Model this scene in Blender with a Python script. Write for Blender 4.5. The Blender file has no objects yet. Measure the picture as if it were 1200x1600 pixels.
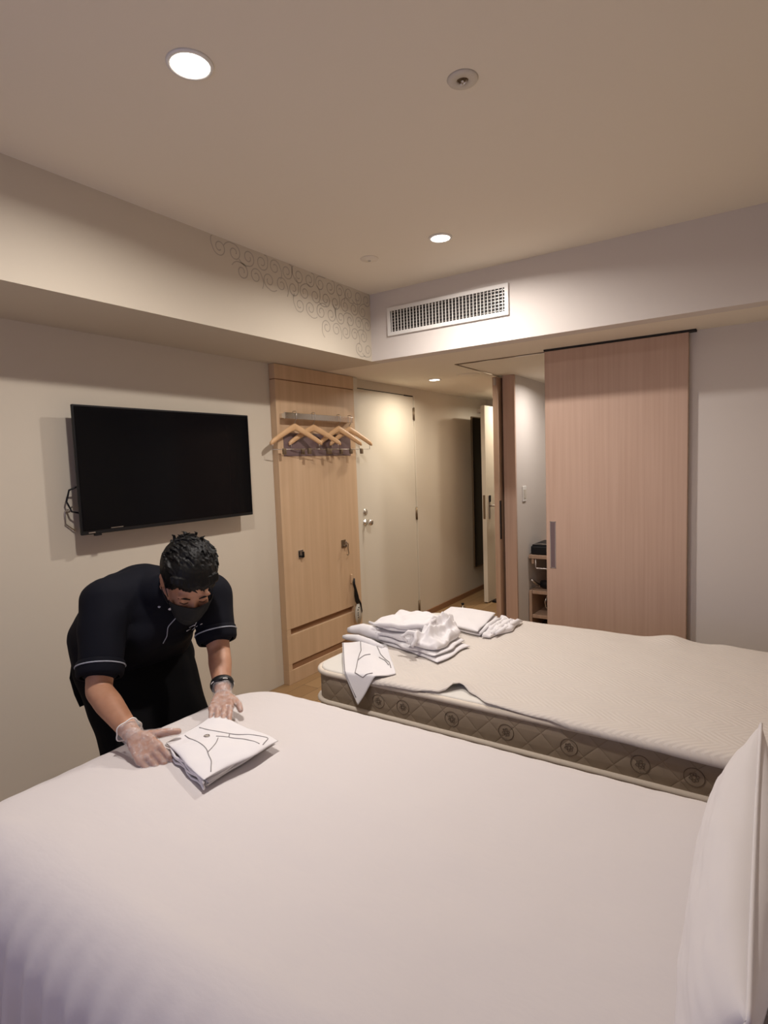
import bpy, bmesh, math, random
from mathutils import Vector, Matrix, noise
import numpy as np
random.seed(7)
S = bpy.context.scene
COL = S.collection
V = Vector

# ------------------------------------------------------------------ camera
cam_d = bpy.data.cameras.new('camera'); cam = bpy.data.objects.new('camera', cam_d); COL.objects.link(cam)
cr = V((0.83137302, 0.55464224, -0.03450917)); cu = V((-0.01786838, 0.08874688, 0.99589393)); cw = V((-0.55542742, 0.82734272, -0.08369232))
cam.matrix_world = Matrix(((cr.x, cu.x, -cw.x, 2.6), (cr.y, cu.y, -cw.y, 0.0), (cr.z, cu.z, -cw.z, 1.40), (0, 0, 0, 1)))
cam_d.sensor_fit = 'HORIZONTAL'; cam_d.sensor_width = 36.0; cam_d.lens = 906.12 / 1200 * 36.0
cam_d.clip_start = 0.02
S.camera = cam

# ------------------------------------------------------------------ world, lights, exposure
ZC, ZS = 2.443, 2.037          # high ceiling, low ceiling / soffit
YF = 3.045                     # fascia plane
W = bpy.data.worlds.new('world'); S.world = W; W.use_nodes = True
W.node_tree.nodes['Background'].inputs[0].default_value = (0.35, 0.4, 0.6, 1)
W.node_tree.nodes['Background'].inputs[1].default_value = 0.02
S.view_settings.view_transform = 'Standard'
S.view_settings.look = 'None'
S.view_settings.gamma = 1.0
S.view_settings.use_curve_mapping = False
S.view_settings.exposure = 0.0
WARM = (1.0, 0.93, 0.88)
LAMP_W = 18.5

def area(name, loc, size, watts, col, rot=(0, 0, 0), shape='DISK', spread=math.pi, sy=None):
    l = bpy.data.lights.new(name, 'AREA'); l.shape = shape; l.size = size
    if sy: l.size_y = sy
    l.energy = watts; l.color = col; l.spread = spread
    o = bpy.data.objects.new(name, l); COL.objects.link(o); o.location = loc; o.rotation_euler = rot
    return o
# cool evening daylight through the window behind the camera
area('window_light', (1.6, -1.22, 1.25), 1.5, 10.0, (0.56, 0.59, 1.0), (math.radians(-90), 0, math.pi), 'RECTANGLE', sy=1.2)

# ------------------------------------------------------------------ materials
def mat(name, col, rough=0.6, metal=0.0, spec=0.5):
    m = bpy.data.materials.new(name); m.use_nodes = True
    b = m.node_tree.nodes['Principled BSDF']
    b.inputs['Base Color'].default_value = (*col, 1); b.inputs['Roughness'].default_value = rough
    b.inputs['Metallic'].default_value = metal; b.inputs['Specular IOR Level'].default_value = spec
    return m
def nd(m, t, **k):
    n = m.node_tree.nodes.new(t)
    for a, v in k.items(): setattr(n, a, v)
    return n
def lk(m, a, b): m.node_tree.links.new(a, b)
def bsdf(m): return m.node_tree.nodes['Principled BSDF']
def tex_noise(m, scale, vec=(1, 1, 1), detail=4):
    tc = nd(m, 'ShaderNodeTexCoord'); mp = nd(m, 'ShaderNodeMapping'); mp.inputs['Scale'].default_value = vec
    n = nd(m, 'ShaderNodeTexNoise'); n.inputs['Scale'].default_value = scale; n.inputs['Detail'].default_value = detail
    lk(m, tc.outputs['Object'], mp.inputs[0]); lk(m, mp.outputs[0], n.inputs['Vector'])
    return n
def add_bump(m, hout, strength, dist):
    b = nd(m, 'ShaderNodeBump'); b.inputs['Strength'].default_value = strength; b.inputs['Distance'].default_value = dist
    lk(m, hout, b.inputs['Height']); lk(m, b.outputs[0], bsdf(m).inputs['Normal'])
def ramp(m, fac, stops):
    r = nd(m, 'ShaderNodeValToRGB'); e = r.color_ramp.elements
    while len(e) < len(stops): e.new(0.5)
    for i, (p, c) in enumerate(stops): e[i].position = p; e[i].color = (*c, 1)
    lk(m, fac, r.inputs[0]); lk(m, r.outputs[0], bsdf(m).inputs['Base Color'])
    return r
def wood(name, a, b, vec=(30, 30, 1.2), rough=0.5):
    m = mat(name, a, rough)
    n = tex_noise(m, 1.6, vec, 6); ramp(m, n.outputs[0], [(0.3, a), (0.72, b)])
    return m
def plaster(name, c):
    m = mat(name, c, 0.85, spec=0.2)
    n = tex_noise(m, 260); add_bump(m, n.outputs[0], 0.12, 0.001)
    return m
def fabric(name, c, rough=0.9, fine=700, st=0.15, sheen=0.1):
    m = mat(name, c, rough, spec=0.15)
    n = tex_noise(m, fine); add_bump(m, n.outputs[0], st, 0.0008)
    b = bsdf(m); b.inputs['Sheen Weight'].default_value = sheen
    return m
M = {}
M['wall'] = plaster('wall_paper', (0.635, 0.57, 0.465))
M['fascia'] = plaster('fascia_paper', (0.70, 0.645, 0.595))
M['ceil'] = plaster('ceiling_paint', (0.83, 0.765, 0.65))
M['door'] = mat('painted_door', (0.66, 0.605, 0.50), 0.5)
M['oak'] = wood('light_oak', (0.55, 0.375, 0.225), (0.635, 0.45, 0.285), (14, 14, 0.7))
M['pink_oak'] = wood('pinkish_oak', (0.50, 0.335, 0.245), (0.57, 0.395, 0.30), (34, 34, 0.8))
M['edge_oak'] = wood('edge_oak', (0.40, 0.26, 0.18), (0.48, 0.33, 0.23))
M['groove'] = wood('groove_brown', (0.25, 0.125, 0.06), (0.31, 0.165, 0.085), (1.2, 3, 30))
M['hanger'] = wood('hanger_wood', (0.62, 0.38, 0.19), (0.72, 0.47, 0.26), (8, 8, 8), 0.35)
M['chrome'] = mat('chrome', (0.75, 0.72, 0.68), 0.2, 1.0)
M['steel'] = mat('brushed_steel', (0.50, 0.46, 0.42), 0.35, 1.0)
M['bronze'] = mat('dull_bronze', (0.22, 0.16, 0.10), 0.45, 0.7)
M['dark'] = mat('dark_gap', (0.012, 0.010, 0.009), 0.7)
M['black'] = mat('black_plastic', (0.008, 0.008, 0.009), 0.45, spec=0.3)
M['screen'] = mat('tv_glass', (0.004, 0.004, 0.005), 0.10, spec=0.12)
M['mauve'] = mat('mauve_plate', (0.17, 0.115, 0.115), 0.4)
M['white'] = mat('white_plastic', (0.80, 0.78, 0.74), 0.45)
M['offwhite'] = mat('cream_plastic', (0.62, 0.57, 0.49), 0.5)
M['pattern'] = mat('pattern_ink', (0.44, 0.39, 0.32), 0.7)
M['duvet'] = fabric('duvet_cotton', (0.66, 0.615, 0.60), 0.85)
m = M['duvet']; n2 = tex_noise(m, 3.2, (1.0, 2.2, 1.0), 5)
for q in m.node_tree.nodes:
    if q.type == 'BUMP': fine_bump = q
b2 = nd(m, 'ShaderNodeBump'); b2.inputs['Strength'].default_value = 0.30; b2.inputs['Distance'].default_value = 0.02
lk(m, n2.outputs[0], b2.inputs['Height']); lk(m, fine_bump.outputs[0], b2.inputs['Normal']); lk(m, b2.outputs[0], bsdf(m).inputs['Normal'])
M['sheet'] = fabric('sheet_cotton', (0.74, 0.70, 0.68))
M['pillow'] = fabric('pillow_cotton', (0.70, 0.66, 0.645))
M['towel'] = fabric('gown_cotton', (0.76, 0.735, 0.74), 0.9, 500, 0.3)
M['piping'] = mat('grey_piping', (0.27, 0.25, 0.25), 0.8)
M['tunic'] = fabric('black_tunic', (0.0045, 0.005, 0.009), 0.85, 500, 0.2, 0.0)
M['trouser'] = fabric('black_trousers', (0.003, 0.003, 0.0035), 0.95, 500, 0.1, 0.0)
M['trim'] = mat('silver_trim', (0.33, 0.35, 0.40), 0.5)
M['mask'] = mat('charcoal_mask', (0.022, 0.022, 0.022), 0.9, spec=0.1)
M['brown'] = fabric('brown_fabric', (0.15, 0.10, 0.075), 0.9)
M['cream'] = fabric('cream_tape', (0.70, 0.62, 0.52), 0.8)
M['mirror'] = mat('dark_mirror', (0.05, 0.042, 0.03), 0.12, 1.0)
M['emblem'] = mat('emblem_thread', (0.15, 0.11, 0.075), 0.8)
M['tag'] = mat('tag_card', (0.50, 0.48, 0.42), 0.5)

def emat(name, c, s):
    m = bpy.data.materials.new(name); m.use_nodes = True
    b = m.node_tree.nodes['Principled BSDF']; b.inputs['Base Color'].default_value = (*c, 1)
    b.inputs['Emission Color'].default_value = (*c, 1); b.inputs['Emission Strength'].default_value = s
    return m
M['lens'] = emat('lit_lens', (1.0, 0.93, 0.84), 14.0)

# floor planks
m = mat('floor_planks', (0.36, 0.24, 0.13), 0.45); M['floor'] = m
tc = nd(m, 'ShaderNodeTexCoord'); mp = nd(m, 'ShaderNodeMapping'); mp.inputs['Rotation'].default_value = (0, 0, math.pi / 2)
br = nd(m, 'ShaderNodeTexBrick'); br.inputs['Scale'].default_value = 1.0; br.inputs['Brick Width'].default_value = 0.9
br.inputs['Row Height'].default_value = 0.12; br.inputs['Mortar Size'].default_value = 0.0015
br.inputs['Color1'].default_value = (0.37, 0.235, 0.115, 1); br.inputs['Color2'].default_value = (0.29, 0.175, 0.08, 1); br.inputs['Mortar'].default_value = (0.1, 0.06, 0.03, 1)
lk(m, tc.outputs['Object'], mp.inputs[0]); lk(m, mp.outputs[0], br.inputs[0]); lk(m, br.outputs['Color'], bsdf(m).inputs['Base Color'])

# skin
m = mat('skin', (0.43, 0.215, 0.125), 0.5); M['skin'] = m
b = bsdf(m); b.inputs['Subsurface Weight'].default_value = 0.12; b.inputs['Subsurface Radius'].default_value = (0.02, 0.008, 0.004); b.inputs['Subsurface Scale'].default_value = 0.5
n = tex_noise(m, 25); ramp(m, n.outputs[0], [(0.3, (0.385, 0.185, 0.105)), (0.7, (0.46, 0.24, 0.145))])
# hair
m = mat('hair', (0.004, 0.0037, 0.0035), 0.5, spec=0.18); M['hair'] = m
n = tex_noise(m, 60, (1, 1, 0.25), 6); add_bump(m, n.outputs[0], 0.7, 0.004)
# thin translucent glove
m = bpy.data.materials.new('clear_glove'); m.use_nodes = True; M['glove'] = m
nt = m.node_tree; b = bsdf(m); b.inputs['Base Color'].default_value = (0.80, 0.74, 0.72, 1); b.inputs['Roughness'].default_value = 0.25
tr = nd(m, 'ShaderNodeBsdfTransparent'); mx = nd(m, 'ShaderNodeMixShader')
n = tex_noise(m, 70, (1, 1, 1), 3); cr_ = nd(m, 'ShaderNodeMapRange'); cr_.inputs[1].default_value = 0.35; cr_.inputs[2].default_value = 0.75
cr_.inputs[3].default_value = 0.12; cr_.inputs[4].default_value = 0.42
lk(m, n.outputs[0], cr_.inputs[0]); lk(m, cr_.outputs[0], mx.inputs[0]); lk(m, tr.outputs[0], mx.inputs[1]); lk(m, b.outputs[0], mx.inputs[2])
lk(m, mx.outputs[0], nt.nodes['Material Output'].inputs[0]); add_bump(m, n.outputs[0], 0.8, 0.004)
# quilted mattress side: diamond stitching
m = mat('quilted_ticking', (0.34, 0.27, 0.19), 0.55); M['quilt'] = m
tc = nd(m, 'ShaderNodeTexCoord'); sx = nd(m, 'ShaderNodeSeparateXYZ'); lk(m, tc.outputs['Object'], sx.inputs[0])
def mth(op, a, b=None):
    n = nd(m, 'ShaderNodeMath', operation=op)
    for i, q in enumerate((a, b)):
        if q is None: continue
        if isinstance(q, (int, float)): n.inputs[i].default_value = q
        else: lk(m, q, n.inputs[i])
    return n.outputs[0]
h_ = mth('ADD', sx.outputs[0], sx.outputs[1])
d1 = mth('PINGPONG', mth('MULTIPLY', mth('ADD', h_, sx.outputs[2]), 11.0), 0.5)
d2 = mth('PINGPONG', mth('MULTIPLY', mth('SUBTRACT', h_, sx.outputs[2]), 11.0), 0.5)
dd = mth('POWER', mth('MULTIPLY', mth('MINIMUM', d1, d2), 2.0), 0.35)
add_bump(m, dd, 0.5, 0.007)
ramp(m, dd, [(0.0, (0.24, 0.185, 0.125)), (0.4, (0.315, 0.248, 0.178))])
# herringbone quilted pad
m = fabric('herringbone_pad', (0.64, 0.585, 0.53)); M['pad'] = m
for l in list(bsdf(m).inputs['Normal'].links): m.node_tree.links.remove(l)
tc = nd(m, 'ShaderNodeTexCoord'); sx = nd(m, 'ShaderNodeSeparateXYZ'); lk(m, tc.outputs['Object'], sx.inputs[0])
zz = mth('PINGPONG', mth('MULTIPLY', sx.outputs[1], 7.0), 0.5)
wv = mth('PINGPONG', mth('MULTIPLY', mth('ADD', sx.outputs[0], mth('MULTIPLY', zz, 0.16)), 42.0), 0.5)
add_bump(m, wv, 0.6, 0.004)
# near-white mattress top
M['ticktop'] = fabric('mattress_top', (0.72, 0.69, 0.63), 0.7)

# ------------------------------------------------------------------ object helpers
WORLD = {}
def obj(name, bm, material, parent=None, smooth=False, sheet=None, thick=0.0):
    me = bpy.data.meshes.new(name)
    if isinstance(bm, bmesh.types.BMesh):
        bmesh.ops.recalc_face_normals(bm, faces=bm.faces[:])
        if sheet is not None:      # open cloth: face it towards `sheet`
            tot = V((0, 0, 0))
            for f_ in bm.faces: tot += f_.normal * f_.calc_area()
            if tot.dot(V(sheet)) < 0: bmesh.ops.reverse_faces(bm, faces=bm.faces[:])
        bm.to_mesh(me); bm.free()
    else: me = bm
    o = bpy.data.objects.new(name, me); COL.objects.link(o)
    ms = material if isinstance(material, (list, tuple)) else [material]
    me.materials.clear()
    for q in ms: me.materials.append(M[q])
    if smooth:
        me.polygons.foreach_set('use_smooth', [True] * len(me.polygons))
    base = V((0, 0, 0))
    if parent is not None:
        base = WORLD.get(parent.name, V((0, 0, 0)))
    if base.length > 0: me.transform(Matrix.Translation(-base))
    o.parent = parent
    WORLD[o.name] = base
    if thick:
        md = o.modifiers.new('thickness', 'SOLIDIFY'); md.thickness = thick; md.offset = -1.0
    return o
def thing(name, label, cat, loc, group=None):
    o = bpy.data.objects.new(name, None); COL.objects.link(o); o.location = loc
    o.empty_display_size = 0.1
    o['label'] = label; o['category'] = cat
    if group: o['group'] = group
    WORLD[o.name] = V(loc)
    return o
def tag(o, label, cat, group=None, kind=None):
    o['label'] = label; o['category'] = cat
    if group: o['group'] = group
    if kind: o['kind'] = kind
    return o
def struct(o, label=None, cat=None):
    o['kind'] = 'structure'
    if label: o['label'] = label
    if cat: o['category'] = cat
    return o
def NB(): return bmesh.new()
def box(bm, x0, x1, y0, y1, z0, z1, bev=0.0, mi=0):
    r = bmesh.ops.create_cube(bm, size=1.0)
    vs = r['verts']
    for v in vs:
        v.co = V(((x0 + x1) / 2 + v.co.x * (x1 - x0), (y0 + y1) / 2 + v.co.y * (y1 - y0), (z0 + z1) / 2 + v.co.z * (z1 - z0)))
    fs = list({f for v in vs for f in v.link_faces})
    for f in fs: f.material_index = mi
    if bev > 0:
        es = list({e for v in vs for e in v.link_edges})
        bmesh.ops.bevel(bm, geom=es, offset=bev, segments=2, profile=0.5, affect='EDGES')
    return bm
def bx(x0, x1, y0, y1, z0, z1, bev=0.0): return box(NB(), x0, x1, y0, y1, z0, z1, bev)
def frame_from(d):
    d = d.normalized(); a = V((0, 0, 1)) if abs(d.z) < 0.9 else V((1, 0, 0))
    u = d.cross(a).normalized(); return u, d.cross(u).normalized()
def tube(bm, pts, r, seg=8, closed=False, cap=True):
    pts = [V(p) for p in pts]; n = len(pts); rings = []
    rr = r if isinstance(r, (list, tuple)) else [r] * n
    u = None
    for i, p in enumerate(pts):
        a = pts[(i - 1) % n] if (closed or i > 0) else p
        b = pts[(i + 1) % n] if (closed or i < n - 1) else p
        t = (b - a).normalized()
        if u is None: u, _ = frame_from(t)
        u = (u - t * u.dot(t)).normalized(); w = t.cross(u)
        rings.append([bm.verts.new(p + (u * math.cos(k * 2 * math.pi / seg) + w * math.sin(k * 2 * math.pi / seg)) * rr[i]) for k in range(seg)])
    m_ = n if closed else n - 1
    for i in range(m_):
        A, B = rings[i], rings[(i + 1) % n]
        for k in range(seg): bm.faces.new((A[k], A[(k + 1) % seg], B[(k + 1) % seg], B[k]))
    if cap and not closed:
        bm.faces.new(rings[0][::-1]); bm.faces.new(rings[-1])
    return bm
def lathe(bm, prof, c, axis='z', seg=32, flip=1):
    """prof: list of (radius, height); revolved about an axis through c"""
    ax = {'x': V((1, 0, 0)), 'y': V((0, 1, 0)), 'z': V((0, 0, 1))}[axis]
    u, w = frame_from(ax); c = V(c); rings = []
    for r, h in prof:
        if r < 1e-6: rings.append([bm.verts.new(c + ax * h * flip)])
        else: rings.append([bm.verts.new(c + ax * h * flip + (u * math.cos(k * 2 * math.pi / seg) + w * math.sin(k * 2 * math.pi / seg)) * r) for k in range(seg)])
    for A, B in zip(rings, rings[1:]):
        for k in range(seg):
            k2 = (k + 1) % seg
            if len(A) == 1 and len(B) == 1: continue
            if len(A) == 1: bm.faces.new((A[0], B[k], B[k2]))
            elif len(B) == 1: bm.faces.new((A[k], A[k2], B[0]))
            else: bm.faces.new((A[k], A[k2], B[k2], B[k]))
    return bm
def dup(root, loc, label):
    r = root.copy(); COL.objects.link(r); r.location = loc; r['label'] = label
    for ch in list(root.children):
        c = ch.copy(); COL.objects.link(c); c.parent = r
        for g in ch.children:
            d = g.copy(); COL.objects.link(d); d.parent = c
    return r
def hull_blob(bm, spheres, seg=14):
    """convex hull of spheres [(p, r)]"""
    t = bmesh.new()
    for p, r in spheres:
        bmesh.ops.create_uvsphere(t, u_segments=seg, v_segments=seg // 2 + 1, radius=r, matrix=Matrix.Translation(V(p)))
    res = bmesh.ops.convex_hull(t, input=t.verts[:])
    junk = [g for g in res['geom_interior'] if isinstance(g, bmesh.types.BMVert)]
    if junk: bmesh.ops.delete(t, geom=junk, context='VERTS')
    lone = [v for v in t.verts if not v.link_faces]
    if lone: bmesh.ops.delete(t, geom=lone, context='VERTS')
    me = bpy.data.meshes.new('tmp'); t.to_mesh(me); t.free(); bm.from_mesh(me); bpy.data.meshes.remove(me)
def ellipsoid(bm, c, axes, radii, seg=28):
    m3 = Matrix((axes[0] * radii[0], axes[1] * radii[1], axes[2] * radii[2])).transposed().to_4x4()
    m3.translation = V(c)
    bmesh.ops.create_uvsphere(bm, u_segments=seg, v_segments=seg // 2, radius=1.0, matrix=m3)
def remesh(bm, voxel, it=6, fac=0.5):
    """fuse overlapping volumes into one continuous smooth surface"""
    me = bpy.data.meshes.new('fuse'); bm.to_mesh(me); bm.free()
    o = bpy.data.objects.new('fuse', me); COL.objects.link(o)
    md = o.modifiers.new('r', 'REMESH'); md.mode = 'VOXEL'; md.voxel_size = voxel; md.adaptivity = 0
    if it:
        sm = o.modifiers.new('s', 'SMOOTH'); sm.iterations = it; sm.factor = fac
    dg = bpy.context.evaluated_depsgraph_get(); dg.update()
    out = bpy.data.meshes.new_from_object(o.evaluated_get(dg))
    bpy.data.objects.remove(o); bpy.data.meshes.remove(me)
    return out
def mesh_bm(me):
    b = bmesh.new(); b.from_mesh(me); bpy.data.meshes.remove(me); return b
def nz(x, y, z=0.0, s=1.0): return noise.noise(V((x * s, y * s, z * s)))

# ================================================================== STRUCTURE
XR = 3.02          # wall behind the bed heads
YB = -1.30         # window wall behind the camera
YE = 5.95          # end of the corridor
struct(obj('floor', bx(-0.1, XR + 0.1, YB - 0.1, 7.0, -0.1, 0.0), 'floor'))
struct(obj('ceiling', bx(0.505, XR, YB, YF, ZC, ZC + 0.1), 'ceil'))
struct(obj('ceiling_low', bx(-0.0, XR, YF + 0.10, 7.0, ZS, ZS + 0.1), 'ceil'))
struct(obj('wall_soffit', bx(0.0, 0.505, YB, YF + 0.10, ZS, ZC + 0.1), 'wall'))
struct(obj('wall_fascia', bx(0.505, XR, YF, YF + 0.10, ZS, ZC + 0.1), 'fascia'))
D1a, D1b, D1z = 3.535, 4.385, 1.966       # closed door in the left wall
b = NB(); box(b, -0.1, 0, YB, D1a - 0.004, 0, ZC + 0.1); box(b, -0.1, 0, D1b + 0.004, 7.0, 0, ZS + 0.1); box(b, -0.1, 0, D1a - 0.004, D1b + 0.004, D1z + 0.005, ZS + 0.1)
box(b, -0.1, -0.06, D1a - 0.004, D1b + 0.004, 0, D1z + 0.005)
struct(obj('wall_left', b, 'wall'))
struct(obj('wall_right', bx(XR, XR + 0.1, YB, 7.0, 0, ZC + 0.1), 'wall'))
struct(obj('wall_back', bx(1.485, XR, 3.50, 3.58, 0, ZS), 'fascia'))
struct(obj('wall_partition', bx(0.865, 0.959, 4.29, 7.0, 0, ZS), 'fascia'))
struct(obj('wall_niche', bx(0.959, XR, 5.08, 5.16, 0, ZS), 'fascia'))
b = NB(); box(b, 0.0, 0.27, YE, YE + 0.1, 0, ZS); box(b, 0.27, 0.865, YE, YE + 0.1, 1.93, ZS)
struct(obj('wall_end', b, 'wall'))
struct(obj('wall_outside', bx(0.0, 0.865, 6.9, 7.0, 0, ZS), 'wall'))
b = NB()   # wall behind the camera with a window
box(b, 0, 0.9, YB - 0.1, YB, 0, ZC + 0.1); box(b, 2.4, XR, YB - 0.1, YB, 0, ZC + 0.1); box(b, 0.9, 2.4, YB - 0.1, YB, 0, 0.7); box(b, 0.9, 2.4, YB - 0.1, YB, 1.9, ZC + 0.1)
struct(obj('wall_window', b, 'wall'))
wf = NB()
for (a0, a1, z0, z1) in ((0.9, 2.4, 0.7, 0.74), (0.9, 2.4, 1.86, 1.9), (0.9, 0.94, 0.74, 1.86), (2.36, 2.4, 0.74, 1.86), (1.63, 1.67, 0.74, 1.86)): box(wf, a0, a1, YB - 0.08, YB - 0.03, z0, z1)
w1 = struct(obj('window_1', wf, 'white'))
# baseboards
struct(obj('baseboard_left', bx(0, 0.012, D1b + 0.05, YE, 0, 0.05), 'groove'))
struct(obj('baseboard_partition', bx(0.853, 0.865, 5.1, YE, 0, 0.05), 'groove'))
# door 1 (closed, in the left wall)
d = struct(obj('door_1', bx(-0.045, -0.002, D1a, D1b, 0.004, D1z, 0.001), 'door'))
for z in (1.817, 0.951, 0.119):
    hb = NB(); tube(hb, [(0.004, D1b + 0.001, z - 0.055), (0.004, D1b + 0.001, z + 0.055)], 0.0075, 10); box(hb, -0.0025, 0.0025, D1b - 0.012, D1b + 0.012, z - 0.05, z + 0.05)
    obj('hinge', hb, 'bronze', d, True)
hb = NB(); lathe(hb, [(0, 0), (0.026, 0), (0.026, 0.005), (0.012, 0.008), (0.011, 0.03), (0.024, 0.036), (0.027, 0.05), (0.020, 0.062), (0, 0.064)], (-0.002, 3.611, 0.952), 'x'); obj('door_knob', hb, 'chrome', d, True)
hb = NB(); lathe(hb, [(0, 0), (0.024, 0), (0.024, 0.006), (0, 0.008)], (-0.002, 3.614, 1.031), 'x'); box(hb, 0.004, 0.018, 3.610, 3.618, 1.016, 1.046, 0.002); obj('lock_turn', hb, 'chrome', d, True)
hb = NB(); box(hb, -0.003, 0.001, D1b - 0.15, D1b - 0.01, D1z - 0.004, D1z + 0.006); obj('closer_slot', hb, 'dark', d)
struct(obj('trim_1', box(bx(0.0, 0.005, D1a - 0.028, D1a - 0.005, 0, D1z + 0.006), 0.0, 0.0035, D1b + 0.006, D1b + 0.02, 0, D1z + 0.006), 'door'))
struct(obj('door_gap_shade', bx(-0.03, 0.001, D1a, D1b, D1z + 0.0005, D1z + 0.0045), 'dark'))  # near-black strip filling the gap over the door, stands in for its shade

# entrance door standing open at the end of the corridor
def lever_set(parent, x, y, z, sgn):
    b = NB(); box(b, x, x + 0.006, y - 0.018, y + 0.018, z - 0.13, z + 0.10, 0.002); obj('lock_plate', b, 'steel', parent)
    b = NB(); box(b, x + 0.006, x + 0.016, y - 0.014, y + 0.014, z + 0.035, z + 0.10, 0.003); obj('card_reader', b, 'black', parent)
    b = NB(); tube(b, [(x + 0.005, y, z), (x + 0.05, y, z), (x + 0.055, y + 0.02 * sgn, z), (x + 0.055, y + 0.13 * sgn, z + 0.004)], [0.011, 0.010, 0.010, 0.008], 10); obj('lever_handle', b, 'steel', parent, True)
d2 = struct(obj('door_2', bx(0.275, 0.318, 5.17, YE - 0.01, 0.012, 1.915, 0.002), 'door'))
lever_set(d2, 0.318, 5.235, 0.955, 1)
obj('latch_plate', bx(0.286, 0.307, 5.166, 5.172, 0.83, 1.06), 'bronze', d2)
obj('closer_arm', bx(0.20, 0.275, 5.25, 5.80, 1.855, 1.895, 0.004), 'offwhite', d2)
struct(obj('trim_2', box(box(bx(0.83, 0.865, 5.93, 5.97, 0, 1.95), 0.27, 0.865, 5.93, 5.97, 1.915, 1.95), 0.262, 0.274, 5.93, 5.97, 0, 1.95), 'bronze'))

# wooden jamb face at the partition end, and the parked sliding panel beside it
struct(obj('trim_3', bx(0.868, 0.962, 4.268, 4.29, 0, ZS - 0.001), 'pink_oak'))
d3 = struct(obj('door_3', bx(0.812, 0.850, 4.205, 5.05, 0.008, ZS - 0.012, 0.001), 'edge_oak'))
b = NB(); box(b, 0.822, 0.840, 4.196, 4.206, ZS - 0.075, ZS - 0.02, 0.002); lathe(b, [(0, 0), (0.006, 0), (0.006, 0.006), (0, 0.006)], (0.831, 4.194, ZS - 0.035), 'y', 12); lathe(b, [(0, 0), (0.006, 0), (0.006, 0.006), (0, 0.006)], (0.831, 4.194, ZS - 0.06), 'y', 12)
obj('track_roller', b, 'steel', d3)
b = NB(); box(b, 0.826, 0.830, 4.2035, 4.2055, 0.65, 1.18); obj('pull_groove', bx(0.8495, 0.853, 4.215, 4.245, 0.78, 1.08), 'dark', d3); b.free()
# ceiling tracks
b = NB(); box(b, 0.846, 1.472, 3.522, 3.530, ZS - 0.004, ZS + 0.0005); box(b, 0.838, 0.846, 3.522, 4.25, ZS - 0.004, ZS + 0.0005)
struct(obj('trim_4', b, 'bronze'))
b = NB(); box(b, 0.856, 1.472, 3.531, 3.536, ZS - 0.005, ZS + 0.0005); box(b, 0.847, 0.852, 3.85, 4.25, ZS - 0.006, ZS + 0.0005)
struct(obj('trim_5', b, 'chrome'))
struct(obj('trim_6', bx(1.46, 2.26, 3.452, 3.499, ZS - 0.010, ZS), 'dark'))

# swirl pattern printed on the soffit face
b = NB()
lower = [(1.80, 2.385), (1.90, 2.33), (2.06, 2.277), (2.36, 2.235), (2.56, 2.14), (2.80, 2.09), (3.04, 2.045)]
def low(y):
    for (a, za), (c, zc_) in zip(lower, lower[1:]):
        if a <= y <= c: return za + (zc_ - za) * (y - a) / (c - a)
    return 9
def ribbon(bm, pts, w):
    prev = None
    for i, p in enumerate(pts):
        a = pts[max(0, i - 1)]; c = pts[min(len(pts) - 1, i + 1)]
        t = V((0, c[0] - a[0], c[1] - a[1])); t.normalize(); nn_ = V((0, -t.z, t.y)) * w / 2
        q = V((0.5058, p[0], p[1]))
        e = (bm.verts.new(q + nn_), bm.verts.new(q - nn_))
        if prev: bm.faces.new((prev[0], prev[1], e[1], e[0]))
        prev = e
k = 0
yy = 1.85; row = 0
step = 0.088
z0 = ZC - 0.045
rr = 0
while z0 - rr * 0.075 > 2.05:
    zz_ = z0 - rr * 0.075
    y_ = 1.86 + (rr % 2) * step / 2
    while y_ < 3.02:
        if zz_ - 0.03 > low(y_) - 0.008:
            k += 1; sgn = 1 if (k + rr) % 2 else -1; th0 = random.choice((0.2, 1.8, 3.3, 4.6)); R0 = 0.040
            pts = []
            for i in range(34):
                t = i / 33; ang = th0 + sgn * t * 2 * math.pi * 1.35
                r_ = R0 * (1 - 0.72 * t)
                pts.append((min(3.040, y_ + r_ * math.cos(ang)), min(ZC - 0.004, zz_ + r_ * math.sin(ang))))
            tail = [(min(3.040, y_ + (R0 + 0.012 * s) * math.cos(th0 - sgn * 0.55 * s)), min(ZC - 0.004, zz_ + (R0 + 0.012 * s) * math.sin(th0 - sgn * 0.55 * s))) for s in (2, 1.5, 1, 0.5)]
            ribbon(b, tail + pts, 0.0052)
        y_ += step
    rr += 1
me_ = obj('trim_7', b, 'pattern'); struct(me_)
me_.data.name = 'swirl_pattern'

# ================================================================== CEILING FIXTURES
def downlight(loc, label, watts, r=0.047, col=WARM):
    t = thing('downlight', label, 'ceiling light', loc, 'recessed downlights')
    x, y, z = loc
    b = NB(); lathe(b, [(r, -0.002), (r + 0.001, -0.006), (r + 0.009, -0.005), (r + 0.011, 0.0), (r + 0.008, 0.0)], loc, 'z', 40); obj('trim_ring', b, 'white', t, True)
    b = NB(); lathe(b, [(0, -0.004), (r * 0.6, -0.0045), (r, -0.003), (r, -0.0005), (0, -0.0005)], loc, 'z', 40); obj('lens', b, 'lens', t, True)
    l = area('lamp_light', (x, y, z - 0.008), 2 * r * 0.95, watts, col, spread=math.radians(164))
    l.name = 'bulb'; l.parent = t; l.location = (0, 0, -0.008)
    return t
downlight((1.332, 1.063, ZC), 'round recessed downlight nearest the camera, above the bed foot', LAMP_W, 0.049)
downlight((1.289, 2.506, ZC), 'round recessed downlight near the air vent on the high ceiling', LAMP_W, 0.044)
downlight((0.397, 4.053, ZS), 'small recessed downlight in the low ceiling over the corridor', 9.0, 0.040, (1.0, 0.89, 0.75))
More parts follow.
